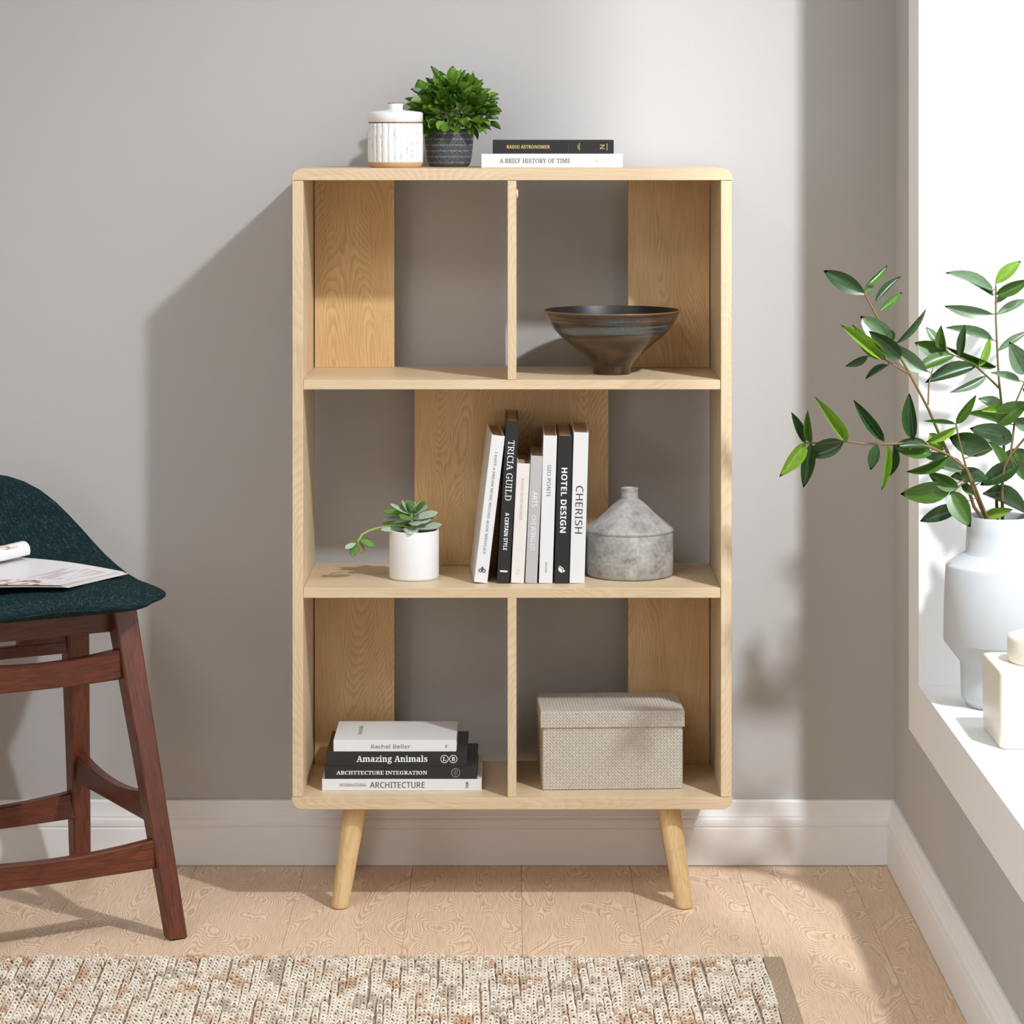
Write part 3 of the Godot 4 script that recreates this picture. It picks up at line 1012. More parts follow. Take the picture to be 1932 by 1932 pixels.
	o = book("book", "black hardback lying on the bottom white book of the stack", 0.0232, 0.280, 0.190, K, M.paper, g2)
	lay_book(o, 0.0232, -0.0640, hb + 0.0215, 0.2695)
	spine_text(o, "ARCHTTECTURE INTEGRATION", 0.280, 0.077, 0.672, 0.0068, M.ink_white, "Droid Serif", 700)
	ring(o, 0.0, 0.280 * 0.141, 0.0080, 0.0006, M.ink_pale)
	emblem_plate(o, [[-0.0045, 0.0366, 0.0045, 0.0366, 0.0045, 0.0370, -0.0045, 0.0370], [-0.0055, 0.0392, 0.0055, 0.0392, 0.0055, 0.0396, -0.0055, 0.0396], [-0.0045, 0.0418, 0.0045, 0.0418, 0.0045, 0.0422, -0.0045, 0.0422]], M.ink_pale)
	o = book("book", "thick black hardback under the small white book of the stack", 0.0270, 0.2590, 0.172, K, M.paper, g2)
	lay_book(o, 0.0270, -0.0820, hb + 0.0447, 0.2690)
	spine_text(o, "Amazing Animals", 0.259, 0.215, 0.717, 0.0155, M.ink_white, "Droid Serif", 700, -0.0012)
	for q in [[0.838, "L"], [0.900, "B"]]:
		ring(o, 0.0, 0.259 * (1.0 - q[0]), 0.0074, 0.0010, M.ink_white)
		spine_text(o, q[1], 0.259, q[0] - 0.012, q[0] + 0.012, 0.0072, M.ink_white, "Droid Serif", 700)
	o = book("book", "small white paperback on top of the four-book stack", 0.0210, 0.2260, 0.162, W, M.paper, g2)
	lay_book(o, 0.0210, -0.1020, hb + 0.0717, 0.2690)
	spine_text(o, "Rachel Beller", 0.226, 0.306, 0.625, 0.0078, M.ink_grey, "Droid Sans", 400, -0.001)
	fine_print(o, 0.226, 0.915, -0.0036, 0.0026, 0.0020, M.ink_grey)
	fine_print(o, 0.226, 0.930, -0.0036, 0.0036, 0.0007, M.ink_grey)
	# title printed on the front cover, read from the side
	letters(o, "Rachel Beller", Vector3(0.0106, 0.226 * 0.80, -0.085), Basis(Vector3(0, 0, -1), Vector3(0, 1, 0), Vector3(1, 0, 0)), 0.072, 0.0085, M.ink_grey)
	# on top of the bookcase
	var g3 = "books lying on top of the bookcase"
	o = book("book", "white hardback lying on the bookcase top under a black book", 0.0258, 0.2625, 0.150, W, M.paper, g3)
	lay_book(o, 0.0258, 0.2055, 1.3500, 0.222)
	spine_text(o, "A BRIEF HISTORY OF TIME", 0.2625, 0.129, 0.629, 0.0082, M.ink_black, "Droid Serif")
	emblem_plate(o, [[0.0045, 0.0494, -0.0045, 0.0494, -0.0025, 0.0478, 0.0025, 0.0478]], M.ink_gold)
	for q in [0.867, 0.885, 0.905]:
		fine_print(o, 0.2625, q, -0.0078, 0.0078, 0.0011, M.ink_pale)
	o = book("book", "black hardback with gold title lying on a white book", 0.0255, 0.2245, 0.140, K, M.paper, g3)
	lay_book(o, 0.0255, 0.1887, 1.3758, 0.219)
	spine_text(o, "RADIO ASTRONOMER", 0.2245, 0.117, 0.472, 0.0066, M.ink_gold, "Droid Sans", 700)
	emblem_plate(o, [[0.0066, 0.0842, -0.0066, 0.0842, -0.0066, 0.0838, 0.0066, 0.0838]], M.ink_grey)
	fine_print(o, 0.2245, 0.706, -0.0040, 0.0042, 0.0014, M.ink_gold)
	fine_print(o, 0.2245, 0.717, -0.0070, 0.0072, 0.0013, M.ink_gold)
	cross_text(o, "N", 0.2245, 0.905, 0.0078, 0.0085, M.ink_gold)
	fine_print(o, 0.2245, 0.945, -0.0066, 0.0064, 0.0012, M.ink_pale)

# ------------------------------------------------------------------ ceramics
func build_ceramics():
	# lidded jar with fluted white body and bare clay foot
	var o = thing("ceramic_jar", "small white fluted ceramic jar with knobbed lid and bare clay foot", "jar", Vector3(-0.2168, 1.35, 0.205))
	o.scale = Vector3.ONE * 0.99
	var flute = func(th, r, _y): return r * (1.0 - 0.022 * pow(absf(cos(th * 13.0)), 6.0))
	var mb = MB.new()
	lathe(mb, [[0.0, 0.0], [0.046, 0.0], [0.0475, 0.001], [0.0512, 0.0075], [0.0515, 0.0105], [0.0515, 0.0105]], 64)
	part(o, "foot", mb, M.clay, "unglazed tan clay foot")
	mb = MB.new()
	lathe(mb, [[0.0512, 0.0100], [0.0518, 0.0118], [0.0518, 0.04], [0.0516, 0.078], [0.0509, 0.0826], [0.0494, 0.0836]], 300, flute)
	part(o, "body", mb, M.glaze_fluted)
	mb = MB.new()
	lathe(mb, [[0.0, 0.0835], [0.0506, 0.0835], [0.0509, 0.0845], [0.0509, 0.0853], [0.0500, 0.0857]], 64)
	part(o, "rim", mb, M.clay_line, "thin brown unglazed rim")
	mb = MB.new()
	lathe(mb, [[0.0506, 0.0855], [0.0516, 0.0865], [0.0517, 0.1005], [0.0508, 0.1030], [0.0490, 0.1042], [0.030, 0.1068], [0.0185, 0.1078], [0.0140, 0.1090], [0.0136, 0.1120], [0.0150, 0.1180], [0.0150, 0.1200], [0.0140, 0.1210], [0.0, 0.1213]], 64)
	var lid = part(o, "lid", mb, M.glaze_white)
	mb = MB.new()
	lathe(mb, [[0.0149, 0.1198], [0.01535, 0.1203], [0.0149, 0.1209], [0.0138, 0.1214]], 40)
	part(lid, "knob_edge", mb, M.clay_line)
	# bowl
	o = thing("bowl", "wide dark bronze glazed footed bowl with blue streaks", "bowl", Vector3(0.1860, 0.9656, 0.192))
	mb = MB.new()
	lathe(mb, [[0.0, 0.001], [0.030, 0.001], [0.0335, 0.0], [0.0352, 0.0012], [0.0352, 0.010], [0.0372, 0.016], [0.0432, 0.0255], [0.054, 0.036], [0.073, 0.052], [0.094, 0.069], [0.108, 0.0835], [0.1195, 0.101], [0.1268, 0.1165]], 96)
	part(o, "body", mb, M.bowl_glaze)
	mb = MB.new()
	lathe(mb, [[0.1268, 0.1165], [0.1274, 0.1182], [0.1272, 0.1190], [0.1262, 0.1194], [0.1252, 0.1188]], 96)
	part(o, "rim", mb, M.bowl_rim_highlight, "bronze rim with its highlight put into the paler colour")
	mb = MB.new()
	lathe(mb, [[0.1253, 0.1189], [0.117, 0.101], [0.105, 0.084], [0.09, 0.071], [0.07, 0.056], [0.05, 0.042], [0.03, 0.033], [0.0, 0.029]], 96)
	part(o, "inside", mb, M.bowl_inside, "black glazed inside")
	# grey urn
	o = thing("urn", "grey mottled stoneware urn with cone shoulder and short neck", "urn", Vector3(0.2200, 0.5876, 0.170))
	mb = MB.new()
	lathe(mb, [[0.0, 0.001], [0.076, 0.0], [0.0800, 0.0015], [0.0818, 0.005], [0.0822, 0.03], [0.0822, 0.0775], [0.0815, 0.0800], [0.0812, 0.0812], [0.0822, 0.0822], [0.0832, 0.0838], [0.0834, 0.0855], [0.0828, 0.0875], [0.0800, 0.0905], [0.070, 0.0970], [0.058, 0.1060], [0.045, 0.1175], [0.034, 0.1285], [0.0255, 0.1360], [0.0195, 0.1405], [0.0168, 0.1425], [0.0160, 0.1450], [0.0158, 0.1580], [0.0166, 0.1605], [0.0166, 0.1620], [0.0150, 0.1626], [0.0134, 0.1612], [0.0130, 0.14], [0.0, 0.139]], 96)
	part(o, "body", mb, M.urn_glaze)
	# tall matt vase on the sill
	o = thing("tall_vase", "tall matt white angular vase holding leafy branches on the window sill", "vase", Vector3(0.841, 0.427, 0.572))
	mb = MB.new()
	lathe(mb, [[0.0, 0.002], [0.052, 0.0], [0.0560, 0.0012], [0.0575, 0.006], [0.0575, 0.006], [0.0620, 0.011], [0.0645, 0.016], [0.0655, 0.030], [0.0668, 0.0735], [0.0672, 0.0755], [0.0945, 0.1110], [0.0955, 0.1135], [0.0945, 0.180], [0.0918, 0.2410], [0.0905, 0.2440], [0.0885, 0.2455], [0.0600, 0.2640], [0.0575, 0.2675], [0.0560, 0.30], [0.0548, 0.3265], [0.0538, 0.3280], [0.0524, 0.3275], [0.0518, 0.325], [0.0530, 0.272], [0.080, 0.243], [0.088, 0.18], [0.088, 0.115], [0.06, 0.075], [0.058, 0.02], [0.0, 0.018]], 96)
	part(o, "body", mb, M.vase_white)
	# cream square jar
	o = thing("square_jar", "cream glazed square ceramic jar with round lid on the window sill", "jar", Vector3(0.867, 0.427, 0.826))
	mb = MB.new()
	var loops = []
	for q in [[0.0, 0.080], [0.001, 0.0825], [0.004, 0.0845], [0.06, 0.0853], [0.120, 0.0848], [0.1235, 0.0835], [0.1250, 0.080], [0.1252, 0.040]]:
		var l = []
		var r = 0.010
		for c in 4:
			for k in 5:
				var a = PI * 0.5 * (c + k / 4.0)
				var sx = [1, -1, -1, 1][c]
				var sz = [1, 1, -1, -1][c]
				l.append(Vector3(sx * (q[1] - r) + cos(a) * r, q[0], sz * (q[1] - r) + sin(a) * r))
		loops.append(l)
	loft(mb, loops, true)
	part(o, "body", mb, M.cream_ceramic)
	mb = MB.new()
	lathe(mb, [[0.0, 0.1252], [0.054, 0.1252], [0.0555, 0.1262], [0.0572, 0.130], [0.0572, 0.163], [0.0555, 0.1685], [0.050, 0.1700], [0.0, 0.1705]], 64)
	part(o, "lid", mb, M.cream_ceramic)

# ------------------------------------------------------------------ woven box
func build_box():
	var o = thing("woven_box", "woven greige lidded storage box in the lower right compartment", "storage box", Vector3(0.1815, 0.2068, 0.183))
	o.rotation.y = deg_to_rad(2.6)
	var mb = MB.new()
	box(mb, Vector3(0, 0.0615, 0), Vector3(0.259, 0.123, 0.160), 0.0025)
	part(o, "body", mb, M.woven_reed)
	mb = MB.new()
	var w = 0.2655
	var d = 0.1665
	box(mb, Vector3(0, 0.1435, 0), Vector3(w, 0.004, d), 0.0018)
	box(mb, Vector3(0, 0.1300, d * 0.5 - 0.0012), Vector3(w, 0.0295, 0.0026), 0.001)
	box(mb, Vector3(0, 0.1300, -d * 0.5 + 0.0012), Vector3(w, 0.0295, 0.0026), 0.001)
	for s in [-1.0, 1.0]:
		box(mb, Vector3(s * (w * 0.5 - 0.0012), 0.1300, 0), Vector3(0.0026, 0.0295, d - 0.004), 0.001)
	part(o, "lid", mb, M.woven_reed)

# ------------------------------------------------------------------ plants
# a leaf blade: stalk at the origin, tip at (0, 1, 0), unit width, face towards +z
func leaf_mesh(fold, curl, point, nu = 4, nv = 7, thick = 0.0):
	var f = func(u, w):
		var x = (u - 0.5) * 2.0
		var wd = pow(sin(PI * pow(w, point)), 0.8) * 0.5 if w > 0.0 and w < 1.0 else 0.0
		wd = maxf(wd, 0.025 * (1.0 - w))
		return Vector3(x * wd, w - 0.12 * curl * curl * w * w, fold * absf(x) * wd - curl * w * w * 0.35 + thick * 0.0)
	var mb = MB.new()
	sheet(mb, nu, nv, f, Vector3(0, 0, 1))
	return mb.mesh()

func put_leaf(parent, msh, m, base, tip, width, roll, called = "leaf"):
	var y = tip - base
	var L = y.length()
	y = y / L
	var face = (Vector3(0, 0.25, 1) - y * Vector3(0, 0.25, 1).dot(y)).normalized()
	face = face.rotated(y, roll)
	var x = y.cross(face)
	var o = MeshInstance3D.new()
	o.name = called
	o.mesh = msh
	o.material_override = m
	o.transform = Transform3D(Basis(x * width, y * L, face * L), base)
	parent.add_child(o, true)
	return o

func build_branches():
	var V = Vector3(0.841, 0.427, 0.572)
	var stems = [
		[0, 3.4, [-23, 314, 0, -45, 344, 10, -59, 385, 15, -90, 435, 20, -110, 476, 30, -127, 514, 35, -150, 557, 40, -168, 589, 45, -192, 630, 50, -218, 675, 50, -238, 713, 50]],
		[0, 2.2, [-159, 575, 42, -186, 590, 50, -207, 603, 55]],
		[0, 1.8, [-128, 522, 35, -126, 559, 30, -119, 585, 30]],
		[1, 3.0, [-21, 315, 10, -46, 367, 30, -65, 415, 50, -96, 439, 60, -128, 453, 65, -158, 461, 70, -197, 459, 70, -244, 460, 75, -273, 465, 80, -315, 462, 80, -344, 462, 80]],
		[2, 3.2, [-1, 312, -10, -2, 372, -20, 11, 408, -30, 14, 452, -30, 11, 510, -35, 7, 553, -40, 5, 599, -45, 3, 663, -50, 3, 721, -50]],
		[2, 2.2, [7, 544, -40, -12, 562, -30, -34, 581, -20, -61, 597, -15, -89, 609, -10]],
		[3, 2.8, [-18, 317, 20, -30, 340, 25, -46, 379, 35, -65, 418, 45, -75, 453, 50, -83, 491, 50]],
		[4, 3.2, [6, 314, 0, 3, 376, 10, 6, 414, 15, 17, 434, 15, 40, 463, 20, 65, 501, 20, 86, 544, 20]],
		[4, 2.2, [17, 434, 15, 26, 484, 0, 30, 524, -5, 45, 556, -10, 60, 576, -10]]]
	var leaves = [
		[0, -240, 715, 45, -310, 754, 29, 26, 0], [0, -237, 728, 45, -199, 761, 21, 13, 1], [0, -241, 718, 45, -219, 733, 39, 12, 1],
		[0, -221, 698, 45, -174, 746, 24, 12, 0], [0, -214, 684, 45, -166, 718, 19, 13, 1], [0, -193, 629, 45, -246, 675, 39, 32, 3],
		[0, -180, 606, 45, -237, 654, 70, 26, 0], [0, -185, 629, 45, -131, 685, 63, 12, 0], [0, -205, 601, 45, -282, 662, 61, 20, 2],
		[0, -205, 601, 45, -259, 660, 28, 20, 2], [0, -234, 608, 45, -272, 589, 47, 13, 0], [0, -198, 592, 45, -235, 565, 32, 12, 0],
		[0, -128, 578, 45, -191, 625, 25, 26, 3], [0, -191, 629, 45, -199, 650, 21, 17, 0], [2, -85, 606, -30, -142, 625, -47, 25, 1],
		[2, -76, 600, -30, -148, 585, -4, 23, 1], [2, -38, 580, -30, -128, 561, -10, 26, 0], [2, -94, 612, -30, -102, 657, -12, 17, 1],
		[2, -64, 600, -30, -63, 657, -12, 14, 0], [2, -33, 583, -30, -12, 634, -48, 13, 2], [2, -105, 619, -30, -122, 653, -41, 16, 3],
		[2, -2, 626, -30, -90, 647, -22, 17, 3], [2, 2, 580, -30, -90, 617, -16, 12, 1], [2, -18, 564, -30, -82, 538, -9, 14, 3],
		[2, -2, 711, -30, -86, 750, -7, 23, 3], [2, -2, 703, -30, -52, 735, -55, 20, 1], [2, 2, 725, -30, 45, 768, -24, 20, 2],
		[2, 1, 706, -30, 59, 734, -20, 20, 1], [2, -1, 671, -30, -88, 683, -30, 19, 3], [2, 1, 669, -30, 64, 701, -49, 14, 3],
		[2, 3, 610, -30, 61, 647, -32, 12, 3], [2, 0, 689, -30, 39, 718, -55, 12, 3], [4, 52, 572, 15, 13, 632, 41, 32, 3],
		[4, 38, 558, 15, -15, 577, 37, 13, 3], [1, -208, 464, 75, -262, 537, 78, 17, 0], [1, -158, 465, 75, -164, 545, 63, 22, 0],
		[1, -272, 463, 75, -329, 543, 100, 17, 2], [1, -345, 461, 75, -369, 516, 79, 14, 0], [1, -332, 462, 75, -340, 523, 98, 13, 1],
		[1, -346, 461, 75, -389, 407, 96, 22, 2], [1, -332, 460, 75, -347, 386, 76, 20, 0], [1, -278, 463, 75, -343, 439, 70, 27, 0],
		[1, -218, 458, 75, -233, 415, 81, 17, 0], [1, -202, 458, 75, -212, 378, 71, 12, 2], [1, -191, 459, 75, -201, 397, 55, 14, 0],
		[1, -127, 441, 75, -192, 454, 63, 32, 1], [1, -130, 454, 75, -187, 462, 94, 14, 0], [1, -99, 443, 75, -140, 435, 48, 14, 3],
		[0, -100, 443, 45, -118, 469, 18, 23, 2], [3, -69, 412, 50, -130, 425, 58, 23, 3], [1, -96, 438, 75, -168, 408, 62, 17, 1],
		[3, -86, 384, 50, -176, 364, 52, 35, 1], [3, -77, 381, 50, -129, 407, 48, 23, 1], [3, -69, 350, 50, -143, 320, 41, 22, 0],
		[3, -89, 375, 50, -62, 318, 80, 32, 1], [3, -26, 395, 50, -89, 404, 32, 29, 0], [4, 32, 417, 15, -36, 382, 10, 29, 0],
		[3, -20, 447, 50, -95, 465, 32, 35, 0], [3, -83, 491, 50, -49, 542, 58, 14, 1], [3, -82, 484, 50, -133, 460, 37, 14, 2],
		[2, 31, 455, -30, -46, 474, -39, 32, 3], [2, 11, 484, -30, -54, 503, -15, 17, 1], [2, 11, 504, -30, -29, 526, -41, 23, 3],
		[4, 23, 505, 15, -35, 509, 19, 14, 2], [4, -3, 486, 15, 47, 526, 39, 32, 1], [4, 58, 474, 15, 25, 495, -9, 23, 3],
		[4, -31, 366, 15, 57, 327, -11, 35, 0], [4, 52, 316, 15, 20, 259, -1, 29, 0], [4, -26, 327, 15, 20, 341, 31, 16, 2],
		[3, -83, 491, 50, -139, 498, 57, 7, 1], [4, 17, 433, 15, 55, 383, -1, 20, 1], [3, -49, 367, 50, -70, 388, 40, 14, 1],
		[2, 11, 408, -30, 52, 435, -49, 23, 0], [4, 6, 411, 15, -20, 457, 13, 20, 1], [4, 69, 506, 15, 115, 518, -12, 23, 0],
		[4, 81, 535, 15, 113, 570, 27, 20, 1], [4, 87, 543, 15, 76, 600, 39, 20, 2], [4, 78, 523, 15, 35, 549, 42, 23, 0],
		[4, 55, 578, 15, 78, 611, 29, 20, 1], [4, 41, 463, 15, 81, 452, 43, 26, 0], [4, 23, 440, 15, 75, 413, -14, 26, 1]]
	var labels = ["leafy branch rising steeply from the vase in front of the grey wall", "long leafy branch reaching level from the vase towards the bookcase", "straight upright leafy branch standing tallest against the white recess", "short bushy leafy branch over the vase rim", "leafy branch leaning from the vase towards the window pane"]
	var shapes = [leaf_mesh(0.28, 0.25, 0.85), leaf_mesh(0.4, -0.2, 0.8), leaf_mesh(0.2, 0.45, 0.9), leaf_mesh(0.5, 0.1, 0.78)]
	var mats = [M.leaf_dark, M.leaf_mid, M.leaf_bright, M.leaf_pale_gloss]
	for g in 5:
		var o = thing("leafy_branch", labels[g], "branch", V, "branches in the tall white vase")
		var mb = MB.new()
		var lines = []
		for s in stems:
			if s[0] != g: continue
			var pts = []
			for k in s[2].size() / 3: pts.append(Vector3(s[2][k * 3], s[2][k * 3 + 1], s[2][k * 3 + 2]) * 0.001)
			if pts[0].y < 0.33: pts.insert(0, Vector3(pts[0].x * 0.2 + (g - 2) * 0.006, 0.03, pts[0].z * 0.4))
			tube(mb, pts, s[1] * 0.001, s[1] * 0.0005, 7)
			lines.append(pts)
		var put = []
		for l in leaves:
			if l[0] != g: continue
			var b = Vector3(l[1], l[2], l[3]) * 0.001
			var t = Vector3(l[4], l[5], l[6]) * 0.001
			var best = Vector3.ZERO
			var bd = 9.0
			for pts in lines:
				for k in pts.size() - 1:
					for q in 9:
						var c = pts[k].lerp(pts[k + 1], q / 8.0)
						var dd = Vector2(c.x - b.x, c.y - b.y).length()
						if dd < bd: bd = dd; best = c
			t.z += best.z - b.z
			b.z = best.z
			if bd > 0.004:
				tube(mb, [best, best.lerp(b, 0.5) + Vector3(0, 0.002, 0), b + (t - b) * 0.05], 0.0011, 0.0008, 5)
			else: b = best
			put.append([b, t, l[7] * 0.00105, l[8]])
		part(o, "stem", mb, M.stem_brown)
		for p in put: put_leaf(o, shapes[rng.randi() % 4], mats[p[3]], p[0], p[1], p[2] * 1.12, rng.randf_range(-0.6, 0.6))

func build_ball_plant():
	var o = thing("potted_plant", "round bushy green plant in a dark scratched pot on the bookcase", "potted plant", Vector3(-0.1190, 1.35, 0.108))
	var mb = MB.new()
	lathe(mb, [[0.0, 0.0], [0.033, 0.0], [0.0365, 0.0012], [0.0405, 0.008], [0.0425, 0.020], [0.0455, 0.045], [0.0475, 0.0705], [0.0468, 0.0722], [0.0452, 0.0720], [0.0435, 0.062], [0.0435, 0.060]], 64)
	part(o, "pot", mb, M.scratched_pot)
	mb = MB.new()
	lathe(mb, [[0.0436, 0.062], [0.02, 0.066], [0.0, 0.067]], 32)
	part(o, "soil", mb, M.soil)
	mb = MB.new()
	var c = Vector3(0.007, 0.106, 0.0)
	for k in 9:
		var th = TAU * k / 9.0
		tube(mb, [Vector3(sin(th) * 0.008, 0.06, cos(th) * 0.008), c + Vector3(sin(th) * 0.03, -0.01, cos(th) * 0.03), c + Vector3(sin(th) * 0.05, 0.02 + 0.02 * sin(k * 2.1), cos(th) * 0.05)], 0.0016, 0.001, 5)
	tube(mb, [Vector3(0, 0.06, 0), c + Vector3(0, 0.06, 0)], 0.002, 0.001, 5)
	part(o, "stem", mb, M.stem_green)
	var shapes = [leaf_mesh(0.55, -0.30, 0.82, 4, 5), leaf_mesh(0.45, 0.15, 0.85, 4, 5), leaf_mesh(0.6, -0.5, 0.8, 4, 5)]
	var mats = [M.ball_mid, M.ball_mid, M.ball_bright, M.ball_dark]
	var n = 290
	for k in n:
		var yy = 1.0 - 1.62 * (k + 0.5) / n
		var rr = sqrt(1.0 - yy * yy)
		var th = k * 2.399963
		var d = Vector3(sin(th) * rr, yy, cos(th) * rr)
		var layer = [1.0, 0.80, 0.62][k % 3]
		var at = c + Vector3(d.x * 0.066, d.y * 0.054, d.z * 0.062) * layer * rng.randf_range(0.86, 1.1)
		var out = (d + Vector3(rng.randf_range(-0.45, 0.45), rng.randf_range(-0.1, 0.65), rng.randf_range(-0.45, 0.45))).normalized()
		var L = rng.randf_range(0.023, 0.035)
		if d.y < -0.25: out = (out + Vector3(0, -0.5, 0)).normalized()
		# leaf face looks outwards and up
		var y = out
		var face = (d * 0.6 + Vector3(0, 0.8, 0.25))
		face = (face - y * face.dot(y)).normalized()
		var lf = MeshInstance3D.new()
		lf.name = "leaf"
		lf.mesh = shapes[k % 3]
		lf.material_override = mats[rng.randi() % 4]
		lf.transform = Transform3D(Basis(y.cross(face) * L * rng.randf_range(0.62, 0.80), y * L, face * L), at)
		o.add_child(lf, true)

func build_succulent():
	var o = thing("succulent", "small green succulent with a trailing stem in a white cylinder pot", "potted plant", Vector3(-0.182, 0.5876, 0.208))
	var mb = MB.new()
	lathe(mb, [[0.0, 0.001], [0.040, 0.001], [0.0435, 0.0], [0.0455, 0.0018], [0.0462, 0.005], [0.0462, 0.0885], [0.0457, 0.0898], [0.0445, 0.0902], [0.0436, 0.0895], [0.0432, 0.088], [0.0432, 0.078]], 72)
	part(o, "pot", mb, M.pot_white)
	mb = MB.new()
	lathe(mb, [[0.0433, 0.080], [0.02, 0.083], [0.0, 0.084]], 32)
	part(o, "soil", mb, M.soil)
	mb = MB.new()
	tube(mb, [Vector3(0, 0.07, 0), Vector3(-0.004, 0.1, 0), Vector3(-0.006, 0.128, 0)], 0.0042, 0.003, 8)
	part(o, "stem", mb, M.stem_green)
	mb = MB.new()
	var tr = [-9, 95, 0, -37, 98, 6, -68, 94, 12, -83, 90, 18, -95, 84, 24, -100, 76, 30, -104, 72, 36]
	var pts = []
	for k in tr.size() / 3: pts.append(Vector3(tr[k * 3], tr[k * 3 + 1], tr[k * 3 + 2]) * 0.001)
	tube(mb, pts, 0.0022, 0.0019, 7)
	for k in [3, 4]: tube(mb, [pts[k], pts[k] + Vector3(-0.004, 0.001, 0.002)], 0.0016, 0.0004, 5)
	part(o, "trailing_stem", mb, M.stem_green)
	# thick pointed leaves: closed skins with a swollen underside
	var fat = func(bend):
		var m2 = MB.new()
		var loops = []
		for i in 8:
			var w = [0.0, 0.08, 0.25, 0.45, 0.65, 0.82, 0.94, 1.0][i]
			var wd = [0.16, 0.24, 0.38, 0.48, 0.50, 0.40, 0.20, 0.02][i]
			var l = []
			for k in 8:
				var a = TAU * k / 8.0
				l.append(Vector3(cos(a) * wd, w, bend * w * w + sin(a) * wd * (0.10 if sin(a) > 0.0 else 0.22) + absf(cos(a)) * wd * 0.18))
			loops.append(l)
		loft(m2, loops, true)
		return m2.mesh()
	var shapes = [fat.call(0.12), fat.call(-0.08), fat.call(0.22)]
	var mats = [M.succulent_green, M.succulent_pale, M.succulent_olive]
	var ll = [
		[-7, 117, 0, -58, 123, -13, 11, 0], [-7, 119, 0, -45, 138, 28, 9, 1], [-11, 123, 0, -26, 143, 17, 11, 1], [-11, 124, 0, -14, 142, -5, 15, 0],
		[-5, 123, 0, 11, 148, 27, 14, 1], [-2, 120, 0, 22, 143, 7, 8, 0], [-1, 118, 0, 24, 135, 19, 11, 1], [-1, 110, 0, 44, 121, -12, 12, 1],
		[-3, 109, 0, 39, 110, -19, 8, 1], [-5, 100, 0, 32, 107, -3, 9, 1], [-7, 107, 0, -60, 101, -22, 11, 1], [-8, 101, 0, -60, 98, -7, 7, 0],
		[-17, 90, 0, -60, 94, 28, 9, 1], [-2, 92, 0, -30, 96, -10, 9, 0], [4, 92, 0, 49, 92, -29, 12, 1],
		[-5, 112, 4, -22, 118, 40, 15, 0], [-4, 104, 4, 8, 106, 44, 15, 1], [-4, 95, 6, -6, 90, 50, 17, 1], [-6, 115, -4, -10, 122, -38, 14, 1], [-2, 105, -4, 18, 108, -38, 14, 1], [-8, 100, -4, -34, 104, -34, 14, 0],
		[-7, 122, 2, -8, 136, 16, 14, 0], [-6, 122, 0, -2, 140, -12, 13, 1],
		[-97, 75, 36, -75, 62, 25, 11, 0], [-104, 73, 36, -119, 72, 28, 5, 2], [-107, 70, 36, -125, 60, 43, 8, 1], [-104, 71, 36, -113, 45, 33, 9, 0], [-100, 71, 36, -94, 49, 31, 7, 2]]
	for q in ll:
		var b = Vector3(q[0], q[1], q[2]) * 0.001
		var t = Vector3(q[3], q[4], q[5]) * 0.001
		var y = t - b
		var L = y.length()
		y /= L
		var face = Vector3(0.1, 1, 0.75)
		face = (face - y * face.dot(y)).normalized()
		var w = q[6] * 0.001 * 1.75
		var lf = MeshInstance3D.new()
		lf.name = "leaf"
		lf.mesh = shapes[rng.randi() % 3]
		lf.material_override = mats[q[7]]
		lf.transform = Transform3D(Basis(y.cross(face) * w, y * L, face * w), b)
		o.add_child(lf, true)

# ------------------------------------------------------------------ stool and magazine
func rail(parent, called, a, b, h_end, h_mid, th, sag):
	var mb = MB.new()
	var loops = []
	var d = (b - a).normalized()
	var side = d.cross(Vector3.UP).normalized()
	for i in 13:
		var s = i / 12.0
		var k = 4.0 * s * (1.0 - s)
		loops.append(rect_loop(a.lerp(b, s) - Vector3(0, sag * k, 0), side, Vector3.UP, th, lerpf(h_end, h_mid, k), 0.0025))
	loft(mb, loops, false, true, Vector2(rng.randf(), rng.randf()))
	return part(parent, called, mb, M.dark_wood)

